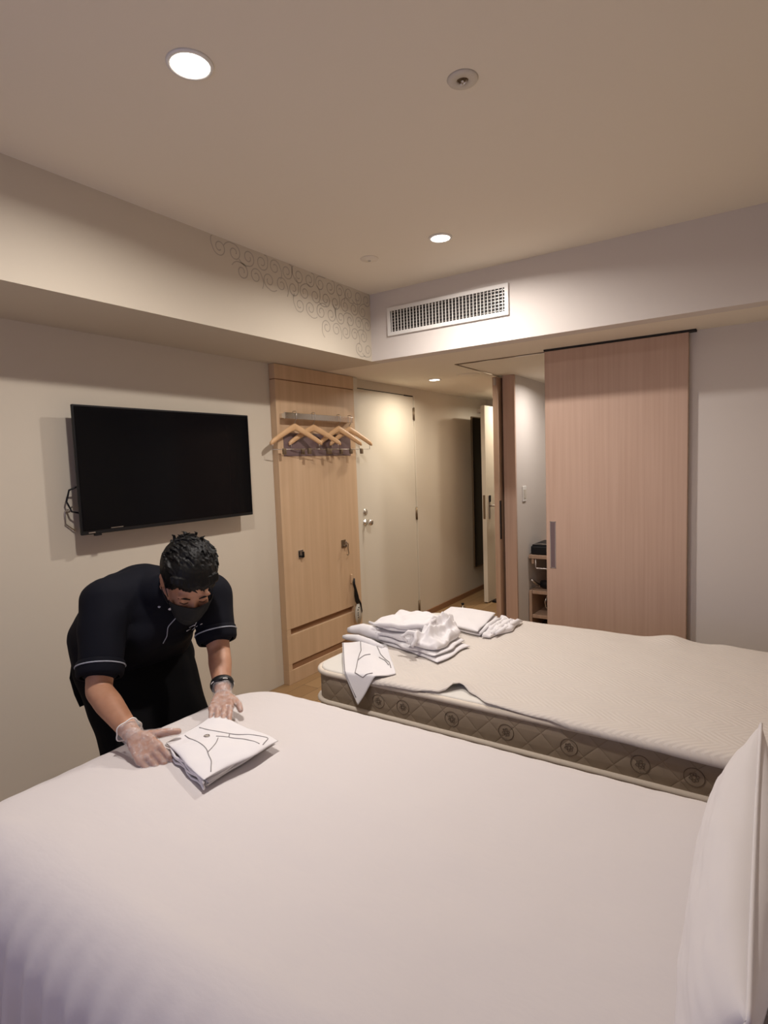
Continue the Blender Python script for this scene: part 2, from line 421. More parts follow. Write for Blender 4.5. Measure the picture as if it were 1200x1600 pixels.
downlight((0.56, 5.45, ZS), 'recessed downlight at the far end of the corridor by the open door', 7.0, 0.040, (1.0, 0.89, 0.75))
downlight((1.36, 4.42, ZS), 'recessed downlight inside the niche behind the sliding door', 7.5, 0.040)

t = thing('sprinkler', 'round white ceiling sprinkler with a dark brass centre', 'sprinkler', (1.874, 1.542, ZC))
b = NB(); lathe(b, [(0.016, -0.001), (0.018, -0.007), (0.040, -0.005), (0.043, 0.0), (0.016, 0)], (1.874, 1.542, ZC), 'z', 32); obj('rosette', b, 'offwhite', t, True)
b = NB(); lathe(b, [(0, -0.002), (0.0155, -0.002), (0.0155, -0.0005), (0, -0.0005)], (1.874, 1.542, ZC), 'z', 20); obj('recess', b, 'bronze', t)
b = NB(); lathe(b, [(0, -0.010), (0.004, -0.010), (0.005, -0.004), (0.003, -0.002), (0, -0.002)], (1.874, 1.542, ZC), 'z', 12)
for s in (-1, 1): tube(b, [(1.874 + s * 0.011, 1.542, ZC - 0.002), (1.874 + s * 0.009, 1.542, ZC - 0.012), (1.874, 1.542, ZC - 0.014)], 0.002, 6)
obj('nozzle', b, 'chrome', t, True)
t = thing('ceiling_sensor', 'flat white round sensor disc on ceiling beside the vent', 'sensor', (0.87, 2.523, ZC))
b = NB(); lathe(b, [(0, -0.010), (0.018, -0.010), (0.022, -0.006), (0.045, -0.004), (0.047, 0.0), (0, 0)], (0.87, 2.523, ZC), 'z', 32); obj('cover', b, 'ceil', t, True)
b = NB(); lathe(b, [(0, -0.016), (0.006, -0.015), (0.008, -0.010), (0, -0.009)], (0.87, 2.523, ZC), 'z', 16); obj('sensor_tip', b, 'offwhite', t, True)
b = NB(); lathe(b, [(0, -0.006), (0.075, -0.006), (0.085, -0.002), (0.086, 0.0), (0, 0)], (0.70, 4.02, ZS), 'z', 36)
tag(obj('ceiling_disc', b, 'ceil', None, True), 'flat round cover disc on the low corridor ceiling', 'ceiling cover')

# air vent
t = thing('air_vent', 'white framed rectangular air vent with grille on the bulkhead', 'air vent', (1.023, YF, 2.255))
x0, x1, z0, z1 = 0.635, 1.411, 2.170, 2.338
b = NB(); box(b, x0, x1, YF - 0.014, YF - 0.001, z0, z0 + 0.022, 0.002); box(b, x0, x1, YF - 0.014, YF - 0.001, z1 - 0.022, z1, 0.002)
box(b, x0, x0 + 0.022, YF - 0.014, YF - 0.001, z0 + 0.02, z1 - 0.02, 0.002); box(b, x1 - 0.022, x1, YF - 0.014, YF - 0.001, z0 + 0.02, z1 - 0.02, 0.002); obj('frame', b, 'white', t)
obj('duct_backing', bx(x0 + 0.015, x1 - 0.015, YF - 0.003, YF - 0.0005, z0 + 0.015, z1 - 0.015), 'dark', t)
b = NB(); N = 34
for i in range(N):
    x = x0 + 0.022 + (i + 0.5) * (x1 - x0 - 0.044) / N; box(b, x - 0.0018, x + 0.0018, YF - 0.013, YF - 0.006, z0 + 0.02, z1 - 0.02)
obj('vertical_slats', b, 'white', t)
b = NB()
for i in range(7):
    z = z0 + 0.022 + (i + 0.5) * (z1 - z0 - 0.044) / 7; box(b, x0 + 0.02, x1 - 0.02, YF - 0.008, YF - 0.005, z - 0.0014, z + 0.0014)
obj('horizontal_slats', b, 'steel', t)

# ================================================================== TELEVISION
t = thing('television', 'large black flat television mounted on the left wall', 'television', (0.0, 1.86, 1.13))
obj('bezel', bx(0.082, 0.097, 1.355, 2.365, 1.130, 1.700, 0.004), 'black', t)
obj('screen', bx(0.096, 0.1005, 1.363, 2.357, 1.148, 1.692, 0.001), 'screen', t)
b = NB(); box(b, 0.040, 0.083, 1.56, 2.18, 1.20, 1.50, 0.01); obj('rear_housing', b, 'black', t)
b = NB(); box(b, 0.001, 0.041, 1.66, 1.69, 1.24, 1.48); box(b, 0.001, 0.041, 2.03, 2.06, 1.24, 1.48); box(b, 0.001, 0.012, 1.62, 2.10, 1.34, 1.44); obj('wall_bracket', b, 'bronze', t)
obj('infrared_window', bx(0.085, 0.099, 1.415, 1.445, 1.122, 1.131), 'black', t)
obj('brand_mark', bx(0.1004, 0.1012, 1.385, 1.415, 1.136, 1.141), 'steel', t)
obj('status_strip', bx(0.1004, 0.1010, 1.49, 1.55, 1.149, 1.152), 'steel', t)
b = NB(); tube(b, [(0.06, 1.375, 1.345), (0.04, 1.345, 1.33), (0.03, 1.335, 1.28), (0.04, 1.35, 1.235), (0.06, 1.38, 1.225)], 0.004, 8); obj('power_cable', b, 'black', t, True)
b = NB(); tube(b, [(0.02, 1.365, 1.255), (0.01, 1.335, 1.235), (0.008, 1.335, 1.18), (0.012, 1.375, 1.145)], 0.003, 8); obj('signal_cable', b, 'steel', t, True)

# ================================================================== WOODEN WALL PANEL
P0, P1, PX = 2.645, 3.495, 0.05
t = thing('wall_panel', 'tall light oak wall panel behind the coat hangers', 'wall panel', (0.0, 3.06, 0.0))
yR = 3.455
b = NB()
box(b, 0.001, PX, P0, yR, 1.945, 2.034, 0.0015); obj('top_board', b, 'oak', t)
b = NB(); box(b, 0.001, PX, P0, yR, 0.36, 1.938, 0.0015); obj('main_board', b, 'oak', t)
b = NB(); box(b, 0.001, PX, P0, yR, 0.132, 0.318, 0.0015); box(b, 0.002, PX - 0.0006, P0 + 0.0005, P0 + 0.035, 0.0905, 0.3595, 0.0); box(b, 0.002, PX - 0.0006, yR - 0.1, yR - 0.0005, 0.315, 0.3595); obj('lower_board', b, 'oak', t)
b = NB(); box(b, 0.001, PX, P0, yR, 0.0, 0.090, 0.0015); obj('plinth_board', b, 'oak', t)
b = NB(); box(b, 0.001, 0.042, P0 + 0.01, yR - 0.01, 0.08, 0.14); obj('lower_groove', b, 'groove', t)
b = NB(); box(b, 0.001, 0.030, P0 + 0.03, yR - 0.05, 0.31, 0.37); obj('upper_groove', b, 'groove', t)
b = NB(); box(b, 0.001, 0.045, P0 + 0.005, yR - 0.005, 1.93, 1.95); obj('top_groove', b, 'groove', t)
b = NB(); box(b, PX, PX + 0.003, 2.695, 3.39, 1.465, 1.612, 0.001); obj('scuff_plate', b, 'mauve', t)
struct(obj('trim_8', bx(0.0, 0.045, yR + 0.002, 3.505, 0, 2.034), 'door'))

t = thing('hanger_rail', 'polished metal hanging rail across top of the oak panel', 'rail', (PX, 3.05, 1.717))
RX = 0.098
b = NB(); box(b, RX - 0.008, RX + 0.008, 2.665, 3.365, 1.695, 1.735, 0.003); obj('bar', b, 'chrome', t)
for y in (2.69, 3.355):
    b = NB(); box(b, PX, RX - 0.007, y - 0.02, y + 0.02, 1.70, 1.73, 0.002); obj('bracket', b, 'chrome', t)

# wooden clothes hangers
def hanger_parts(t, cy, ang, grip=True):
    """t at the rail; local geometry around (RX, cy)"""
    rot = Matrix.Rotation(ang, 4, 'Z'); base = V((RX, cy, 1.735))
    def W_(p): return base + rot @ V(p)      # local: y along hanger, x out
    arm = NB()
    L = 0.205
    def prof(s):   # s in -1..1
        a = abs(s); z = -0.088 - 0.105 * (a ** 1.15) * 1.0
        x = 0.014 * a * a
        return x, z
    NS = 28; prev = None
    for i in range(NS + 1):
        s = -1 + 2 * i / NS; x, z = prof(s)
        hw = 0.008 + 0.003 * abs(s); hh = 0.023 - 0.007 * abs(s)
        if abs(abs(s) - 1) < 1e-6: hw *= 0.6; hh *= 0.7
        ring = []
        for k_ in range(10):
            th = 2 * math.pi * k_ / 10
            ring.append(arm.verts.new(W_((x + hw * math.cos(th), s * L, z + hh * math.sin(th)))))
        if prev:
            for k_ in range(10): arm.faces.new((prev[k_], prev[(k_ + 1) % 10], ring[(k_ + 1) % 10], ring[k_]))
        else: arm.faces.new(ring[::-1])
        prev = ring
    arm.faces.new(prev)
    obj('shoulder_bar', arm, 'hanger', t, True)
    hk = NB()
    pts = [(0, 0, -0.078), (0, 0, -0.058), (0.012, 0, -0.05), (0.021, 0, -0.03), (0.021, 0, 0.004), (0.012, 0, 0.010), (-0.012, 0, 0.010), (-0.018, 0, 0.0), (-0.018, 0, -0.018)]
    tube(hk, [W_(p) for p in pts], 0.0022, 8); obj('hook', hk, 'steel', t, True)
    br_ = NB()
    for s in (-1, 1): tube(br_, [W_((0.012, s * 0.185, -0.185)), W_((0.012, s * 0.185, -0.228))], 0.0018, 6)
    tube(br_, [W_((0.012, -0.187, -0.228)), W_((0.012, 0.187, -0.228))], 0.0022, 6); obj('trouser_bar', br_, 'steel', t, True)
    for s in (-1, 1):
        c = NB(); p = W_((0.012, s * 0.10, -0.238))
        box(c, p.x - 0.008, p.x + 0.008, p.y - 0.012, p.y + 0.012, p.z - 0.022, p.z + 0.016, 0.003); obj('clip', c, 'bronze', t, True)
for cy, an, lb in ((2.755, -0.16, 'wooden coat hanger at the left end of the rail, nearest the television'),
                   (2.935, -0.26, 'wooden coat hanger second from left, crossing the leftmost one'),
                   (3.200, -0.14, 'wooden coat hanger second from right on the rail'),
                   (3.325, -0.16, 'wooden coat hanger at the right end, overlapping the cream door')):
    t = thing('coat_hanger', lb, 'hanger', (RX, cy, 1.735), 'wooden hangers on the rail')
    hanger_parts(t, cy, an)

# small hooks on panel
def square_hook(y, z, label, darkc=False):
    t = thing('coat_hook', label, 'hook', (PX, y, z), 'hooks on the oak panel')
    b = NB(); box(b, PX, PX + 0.004, y - 0.024, y + 0.024, z - 0.028, z + 0.028, 0.001); obj('plate', b, 'chrome' if not darkc else 'bronze', t)
    b = NB(); box(b, PX + 0.004, PX + 0.028, y - 0.008, y + 0.008, z - 0.020, z - 0.008, 0.002); box(b, PX + 0.020, PX + 0.028, y - 0.008, y + 0.008, z - 0.020, z + 0.018, 0.002); obj('peg', b, 'black' if not darkc else 'steel', t)
    return t
square_hook(2.805, 0.828, 'square chrome hook on the oak panel, left one')
square_hook(3.262, 0.835, 'dark square hook on the oak panel, right one with S hook', True)
b = NB(); pts = [(PX + 0.024, 3.262, 0.835)] + [(PX + 0.024 + 0.0, 3.275 + 0.012 * math.cos(a), 0.825 + 0.016 * math.sin(a)) for a in (1.2, 0.6, 0.0, -0.6)] + [(PX + 0.024, 3.285, 0.79), (PX + 0.024, 3.29, 0.765), (PX + 0.024, 3.282, 0.752), (PX + 0.024, 3.268, 0.757)]
tag(obj('s_hook', tube(b, pts, 0.0035, 8), 'bronze', None, True), 'small dark S hook hanging from the right panel hook', 'hook')
t = thing('tagged_strap', 'black strap with white oval paper tag hanging low on the oak panel', 'strap', (PX, 3.345, 0.53))
b = NB(); box(b, PX, PX + 0.014, 3.325, 3.343, 0.535, 0.60, 0.003); obj('peg', b, 'oak', t)
b = NB(); tube(b, [(0.072, 3.345, 0.57), (0.075, 3.335, 0.53), (0.075, 3.35, 0.49), (0.07, 3.365, 0.44), (0.072, 3.372, 0.40), (0.072, 3.375, 0.375)], [0.006, 0.010, 0.010, 0.016, 0.017, 0.010], 10)
tube(b, [(0.07, 3.375, 0.43), (0.08, 3.40, 0.37), (0.075, 3.415, 0.31), (0.072, 3.405, 0.28)], [0.006, 0.007, 0.008, 0.004], 8); obj('strap', b, 'black', t, True)
b = NB(); lathe(b, [(0, -0.0015), (0.040, -0.0015), (0.040, 0.0015), (0, 0.0015)], (0, 0, 0), 'x', 28)
for v in b.verts: v.co.z *= 1.9; v.co = V((0.078, 3.372, 0.30)) + v.co
tg = obj('tag', b, 'tag', t, True)
b = NB()
for i, (dy, dz, hh) in enumerate(((0.004, 0.046, 0.010), (-0.006, 0.030, 0.012), (-0.006, 0.008, 0.009), (-0.006, -0.008, 0.009), (-0.004, -0.026, 0.010))):
    box(b, 0.0795, 0.0801, 3.372 + dy - 0.005, 3.372 + dy + 0.005, 0.30 + dz - hh / 2, 0.30 + dz + hh / 2)
obj('tag_print', b, 'black', tg)

# wall mirror in the corridor, door stop
t = thing('wall_mirror', 'tall dark mirror on the corridor wall behind the open door', 'mirror', (0.0, 5.72, 0.28))
obj('frame', bx(0.001, 0.018, 5.53, 5.90, 0.27, 1.85, 0.002), 'bronze', t); obj('glass', bx(0.017, 0.020, 5.542, 5.888, 0.282, 1.838), 'mirror', t)
t = thing('door_stop', 'small metal door stop on the corridor floor', 'door stop', (0.16, 4.93, 0.0))
b = NB(); lathe(b, [(0, 0), (0.022, 0), (0.022, 0.004), (0.008, 0.006), (0.008, 0.03), (0, 0.032)], (0.16, 4.93, 0), 'z', 20); obj('post', b, 'steel', t, True)
b = NB(); lathe(b, [(0.008, 0.026), (0.014, 0.028), (0.014, 0.042), (0, 0.044)], (0.16, 4.93, 0), 'z', 20); obj('rubber_cap', b, 'black', t, True)
tag(obj('door_wedge', bx(0.33, 0.42, 5.23, 5.28, 0.0, 0.022, 0.004), 'black'), 'black wedge on floor against the open corridor door', 'door wedge')

# light switch on the niche wall
t = thing('light_switch', 'white rectangular light switch on the niche wall', 'light switch', (0.959, 4.45, 1.12))
obj('plate', bx(0.959, 0.967, 4.41, 4.49, 1.06, 1.18, 0.002), 'white', t); obj('rocker', bx(0.966, 0.971, 4.425, 4.475, 1.085, 1.155, 0.001), 'offwhite', t)

# ================================================================== SLIDING DOOR
d = struct(obj('door_4', bx(1.466, 2.224, 3.455, 3.489, 0.012, ZS - 0.012, 0.0015), 'pink_oak'))
b = NB(); hx0, hx1, hz0, hz1, hy = 1.487, 1.521, 0.73, 1.015, 3.455
for (a0, a1, c0, c1) in ((hx0, hx0 + 0.004, hz0, hz1), (hx1 - 0.004, hx1, hz0, hz1), (hx0, hx1, hz0, hz0 + 0.004), (hx0, hx1, hz1 - 0.004, hz1)): box(b, a0, a1, hy - 0.002, hy + 0.003, c0, c1)
obj('handle_rim', b, 'steel', d)
obj('handle_recess', bx(hx0 + 0.003, hx1 - 0.003, hy - 0.0012, hy + 0.002, hz0 + 0.003, hz1 - 0.003), 'mauve', d)
obj('edge_band', bx(1.464, 1.4665, 3.4555, 3.4885, 0.013, ZS - 0.013), 'edge_oak', d)
obj('right_edge_band', bx(2.2235, 2.226, 3.4555, 3.4885, 0.013, ZS - 0.013), 'edge_oak', d)

# shelf unit in niche
t = thing('shelf_unit', 'open oak shelf unit in the niche behind the sliding door', 'shelf', (1.28, 4.79, 0))
sx0, sx1, sy0, sy1 = 0.965, 1.60, 4.52, 5.07
obj('top', bx(sx0, sx1, sy0, sy1, 0.590, 0.618, 0.001), 'edge_oak', t)
obj('shelf', bx(sx0 + 0.025, sx1 - 0.02, sy0 + 0.005, sy1, 0.300, 0.326, 0.001), 'edge_oak', t)
obj('shelf', bx(sx0 + 0.025, sx1 - 0.02, sy0 + 0.005, sy1, 0.100, 0.126, 0.001), 'edge_oak', t)
obj('side_panel', bx(sx0, sx0 + 0.022, sy0 + 0.002, sy1, 0.0, 0.326, 0.001), 'edge_oak', t)
obj('side_panel', bx(sx1 - 0.022, sx1, sy0 + 0.002, sy1, 0.0, 0.589, 0.001), 'edge_oak', t)
obj('back_panel', bx(sx0 + 0.022, sx1 - 0.022, sy1 - 0.02, sy1 - 0.002, 0.0, 0.589), 'groove', t)
b = NB(); tube(b, [(1.02, 4.53, 0.588), (1.02, 4.53, 0.52), (1.03, 4.53, 0.51), (1.45, 4.53, 0.51), (1.46, 4.53, 0.52), (1.46, 4.53, 0.588)], 0.007, 8); obj('towel_rod', b, 'steel', t, True)
b = NB(); box(b, 0.985, 1.005, 4.53, 4.56, 0.545, 0.589, 0.003); obj('stop_block', b, 'edge_oak', t)
t = thing('storage_box', 'black leather tray box on top of the niche shelf', 'box', (1.2, 4.66, 0.618))
obj('body', bx(0.975, 1.36, 4.54, 4.86, 0.618, 0.690, 0.012), 'black', t); obj('lid', bx(0.985, 1.35, 4.55, 4.85, 0.688, 0.700, 0.004), 'black', t)
b = NB(); tube(b, [(1.0, 4.56, 0.702), (1.05, 4.56, 0.706), (1.35, 4.56, 0.702)], 0.003, 6); obj('seam', b, 'steel', t)
t = thing('small_appliance', 'dark object with a pale handle lying on the middle niche shelf', 'appliance', (1.1, 4.62, 0.326))
b = NB(); lathe(b, [(0, 0), (0.03, 0.002), (0.036, 0.05), (0.04, 0.10), (0.03, 0.14), (0, 0.15)], (1.03, 4.62, 0.366), 'x', 20); obj('barrel', b, 'black', t, True)
b = NB(); tube(b, [(1.02, 4.60, 0.36), (0.995, 4.57, 0.385), (0.975, 4.545, 0.41)], [0.014, 0.013, 0.011], 10); obj('handle', b, 'steel', t, True)
b = NB(); tube(b, [(1.10, 4.545, 0.27), (1.09, 4.54, 0.24), (1.095, 4.54, 0.20), (1.11, 4.545, 0.18)], 0.005, 8)
tube(b, [(1.10, 4.545, 0.27), (1.11, 4.548, 0.296)], 0.004, 6)
tag(obj('cable_loop', b, 'steel', None, True), 'pale cable loop hanging under the middle niche shelf', 'cable')

# ================================================================== BEDS
def rrect(x0, x1, y0, y1, r, n):
    """rounded rectangle outline, n points, returns (pt, normal)"""
    out = []
    segs = []
    cs = [((x1 - r, y1 - r), 0), ((x0 + r, y1 - r), 90), ((x0 + r, y0 + r), 180), ((x1 - r, y0 + r), 270)]
    dens = []
    for (c, a0) in cs:
        for i in range(17):
            a = math.radians(a0 + 90 * i / 16)
            dens.append((c[0] + r * math.cos(a), c[1] + r * math.sin(a), math.cos(a), math.sin(a)))
    # resample evenly
    m_ = len(dens); L = [0]
    for i in range(m_):
        a, c = dens[i], dens[(i + 1) % m_]; L.append(L[-1] + math.hypot(c[0] - a[0], c[1] - a[1]))
    j = 0
    for i in range(n):
        s = L[-1] * i / n
        while L[j + 1] < s: j += 1
        t = (s - L[j]) / max(1e-9, L[j + 1] - L[j]); a, c = dens[j], dens[(j + 1) % m_]
        nx, ny = a[2] * (1 - t) + c[2] * t, a[3] * (1 - t) + c[3] * t; l = math.hypot(nx, ny)
        out.append((a[0] * (1 - t) + c[0] * t, a[1] * (1 - t) + c[1] * t, nx / l, ny / l, s))
    return out
def drape(x0, x1, y0, y1, r, ztop, drop, rho, n=420, fold=0.02, top=0.004, thick=0.0, side_fn=None, foldf=24, flare=0.03, soft=0.0):
    bm = NB(); O = rrect(x0 + rho, x1 - rho, y0 + rho, y1 - rho, r, n)
    cx, cy = (x0 + x1) / 2, (y0 + y1) / 2
    hx = (x1 - x0) / 2 - 0.35 * min(x1 - x0, y1 - y0)
    rings = []
    K = 26
    for k_ in range(K, 0, -1):
        f_ = k_ / K; ring = []
        for (px, py, nx, ny, s) in O:
            qx = min(max(px, cx - hx), cx + hx); qy = cy
            px, py = px - nx * soft * max(0.0, -ny) ** 2, py - ny * soft * max(0.0, -ny) ** 2
            x = px + (qx - px) * f_; y = py + (qy - py) * f_
            z = ztop + top * (nz(x, y, 3, 2.2) + 0.5 * nz(x, y, 9, 7)) + 0.0
            ring.append(bm.verts.new((x, y, z)))
        rings.append(ring)
    dl = [0, 0.2, 0.4, 0.6, 0.8, 1.0] + [1.0 + q for q in ()]
    arc = rho * math.pi / 2
    ds = [arc * q for q in dl] + [arc + drop * q for q in (0.06, 0.13, 0.2, 0.3, 0.4, 0.5, 0.6, 0.7, 0.8, 0.9, 1.0)]
    for d_ in ds:
        ring = []
        for (px, py, nx, ny, s) in O:
            re_ = rho + soft * max(0.0, -ny) ** 2
            if d_ <= arc: th = d_ / rho; out_ = re_ * math.sin(th) - (re_ - rho); dz = re_ * (1 - math.cos(th))
            else: out_ = rho; dz = re_ + (d_ - arc) / drop * (drop - (re_ - rho))
            g = max(0.0, (d_ - arc * 0.3) / (drop + arc * 0.7)) ** 0.8
            rip = math.sin(s * foldf + 2.5 * nz(s, 0, 1, 1.7)) * fold * g + abs(nz(s, d_, 4, 5)) * fold * g
            z = ztop - dz + top * (nz(px, py, 3, 2.2) + 0.5 * nz(px, py, 9, 7)) * (1 - min(1, g * 2))
            z += 0.006 * math.sin(s * 9) * g
            ring.append(bm.verts.new((px + nx * (out_ + rip + flare * g), py + ny * (out_ + rip + flare * g), z)))
        rings.append(ring)
    for A, B in zip(rings, rings[1:]):
        for i in range(n): bm.faces.new((A[i], A[(i + 1) % n], B[(i + 1) % n], B[i]))
    # cap the centre strip
    bmesh.ops.remove_doubles(bm, verts=rings[0], dist=0.0005)
    bm.verts.ensure_lookup_table()
    return bm

def rounded_slab(x0, x1, y0, y1, z0, z1, r, rho, n=160):
    bm = NB(); O = rrect(x0 + rho, x1 - rho, y0 + rho, y1 - rho, r, n); rings = []
    prof = [(rho * math.cos(a), rho * math.sin(a)) for a in [math.radians(q) for q in (90, 70, 50, 30, 10)]]
    for (o_, h) in [(-0.2, rho)] + [(p[0], p[1]) for p in prof]: rings.append([bm.verts.new((px + nx * o_, py + ny * o_, z1 - rho + h)) for (px, py, nx, ny, s) in O])
    for (o_, h) in [(p[0], p[1]) for p in prof[::-1]] + [(-0.2, rho)]: rings.append([bm.verts.new((px + nx * o_, py + ny * o_, z0 + rho - h)) for (px, py, nx, ny, s) in O])
    rings = rings[1:-1]
    for A, B in zip(rings, rings[1:]):
        for i in range(n): bm.faces.new((A[i], A[(i + 1) % n], B[(i + 1) % n], B[i]))
    bm.faces.new(rings[0]); bm.faces.new(rings[-1][::-1])
    return bm
def outline_tube(x0, x1, y0, y1, z, r, rad, n=200, seg=8):
    bm = NB(); O = rrect(x0, x1, y0, y1, r, n); tube(bm, [(p[0], p[1], z) for p in O], rad, seg, closed=True); return bm

BX0, BX1 = 0.985, 2.955
def bed_set(y0, y1, ztop, label, quilted):
    t = thing('bed', label, 'bed', ((BX0 + BX1) / 2, (y0 + y1) / 2, 0), None)
    obj('base', bx(BX0 + 0.03, BX1, y0 + 0.02, y1 - 0.03, 0.07, 0.398, 0.012), 'brown', t)
    for (x, y) in ((BX0 + 0.12, y0 + 0.12), (BX0 + 0.12, y1 - 0.12), (BX1 - 0.12, y0 + 0.12), (BX1 - 0.12, y1 - 0.12)):
        b = NB(); lathe(b, [(0, 0), (0.022, 0), (0.03, 0.072), (0, 0.072)], (x, y, 0), 'z', 16); obj('leg', b, 'dark', t, True)
    t2 = obj('mattress', rounded_slab(BX0 + 0.005, BX1, y0 + 0.005, y1 - 0.005, 0.408, ztop - 0.006, 0.09, 0.018), 'quilt', t, True)
    if not quilted: return
    obj('top_panel', rounded_slab(BX0 + 0.012, BX1 - 0.01, y0 + 0.012, y1 - 0.012, ztop - 0.03, ztop, 0.09, 0.008), 'ticktop', t2, True)
    obj('upper_piping', outline_tube(BX0 + 0.008, BX1 - 0.004, y0 + 0.008, y1 - 0.008, ztop - 0.016, 0.095, 0.0115), 'cream', t2, True)
    obj('lower_piping', outline_tube(BX0 + 0.004, BX1, y0 + 0.004, y1 - 0.004, 0.419, 0.095, 0.0105), 'cream', t2, True)
    for x in (1.338, 1.45, 1.657, 1.863, 2.075, 2.287, 2.43):
        e = NB(); c = V((x, y0 + 0.0045, 0.476)); R_ = 0.027
        tube(e, [(c.x + R_ * math.cos(a), c.y, c.z + R_ * math.sin(a)) for a in [i * math.pi / 14 for i in range(28)]], 0.0012, 6, closed=True)
        for a0 in (0.3, 1.4, 2.4):   # crossing leaf-like loops
            tube(e, [(c.x + 0.014 * math.cos(a0) * math.cos(q) - 0.005 * math.sin(a0) * math.sin(q), c.y, c.z + 0.014 * math.sin(a0) * math.cos(q) + 0.005 * math.cos(a0) * math.sin(q)) for q in [i * math.pi / 8 for i in range(16)]], 0.0011, 6, closed=True)
        obj('emblem', e, 'emblem', t2, True)
bed_set(0.57, 1.465, 0.56, 'near bed under the smooth white duvet', False)
bed_set(1.79, 2.83, 0.556, 'far bed with a bare quilted beige mattress and no duvet', True)
t = thing('headboard', 'wooden headboard panel against the right wall', 'headboard', (2.99, 1.6, 0))
obj('panel', bx(2.972, 3.018, -0.2, 2.95, 0.05, 1.05, 0.006), 'pink_oak', t)

# sheet and duvet of the near bed
tag(obj('bed_sheet', drape(0.98, 2.925, 0.562, 1.472, 0.10, 0.566, 0.10, 0.03, 300, 0.001, 0.0015), 'sheet', None, True), 'white fitted sheet under the duvet of the near bed', 'sheet')
def duv(px, py, nx, ny):
    return 1.0 if ny < 0.3 or nx < -0.3 else 1.0
tag(obj('duvet', drape(0.955, 2.78, 0.440, 1.512, 0.13, 0.588, 0.205, 0.060, 1100, 0.017, 0.0045, foldf=82, flare=0.010, soft=0.085), 'duvet', None, True), 'smooth white duvet covering the near bed', 'duvet')

# herringbone pad lying loosely on far bed
bm = NB(); NX, NY = 110, 70; grid = []
zt = 0.560
def near_edge(x):
    pts = [(1.12, 1.95), (1.20, 1.80), (1.29, 1.775), (1.497, 1.783), (1.60, 1.80), (1.66, 1.875), (1.72, 1.84), (1.80, 1.795), (2.0, 1.785), (2.1, 1.768), (2.49, 1.755), (2.95, 1.75)]
    if x <= pts[0][0]: return pts[0][1]
    for (a, ya), (c, yc) in zip(pts, pts[1:]):
        if a <= x <= c: t_ = (x - a) / (c - a); t_ = t_ * t_ * (3 - 2 * t_); return ya + (yc - ya) * t_
    return pts[-1][1]
for i in range(NX + 1):
    x = 1.10 + (2.945 - 1.10) * i / NX; ye = near_edge(x); row = []
    for j in range(NY + 1):
        q = j / NY; yf = 2.875
        y = ye + (yf - ye) * q
        z = zt + 0.004 + 0.0035 * nz(x, y, 2, 5) + 0.002 * nz(x, y, 7, 14)
        # lift at the puckered corner
        z += 0.022 * math.exp(-((x - 1.64) / 0.05) ** 2 - ((y - 1.86) / 0.035) ** 2)
        z += 0.020 * math.exp(-((x - 2.235) / 0.07) ** 2 - ((y - 2.84) / 0.12) ** 2) + 0.010 * math.exp(-((x - 2.45) / 0.05) ** 2 - ((y - 2.86) / 0.08) ** 2)
        if y < 1.795:
            d_ = 1.795 - y; z -= d_ * 0.75 if d_ < 0.02 else 0.015 + (d_ - 0.02) * 0.9; y = 1.795 - min(d_, 0.014) - max(0, d_ - 0.014) * 0.30
        if y > 2.83:
            d_ = y - 2.83; z -= d_ * 0.5; y = 2.83 + d_ * 0.5
        row.append(bm.verts.new((x, y, z)))
    grid.append(row)
for i in range(NX):
    for j in range(NY): bm.faces.new((grid[i][j], grid[i + 1][j], grid[i + 1][j + 1], grid[i][j + 1]))
tag(obj('mattress_pad', bm, 'pad', None, True, (0, 0, 1), 0.0035), 'cream herringbone quilted pad spread over the far bed', 'mattress pad')

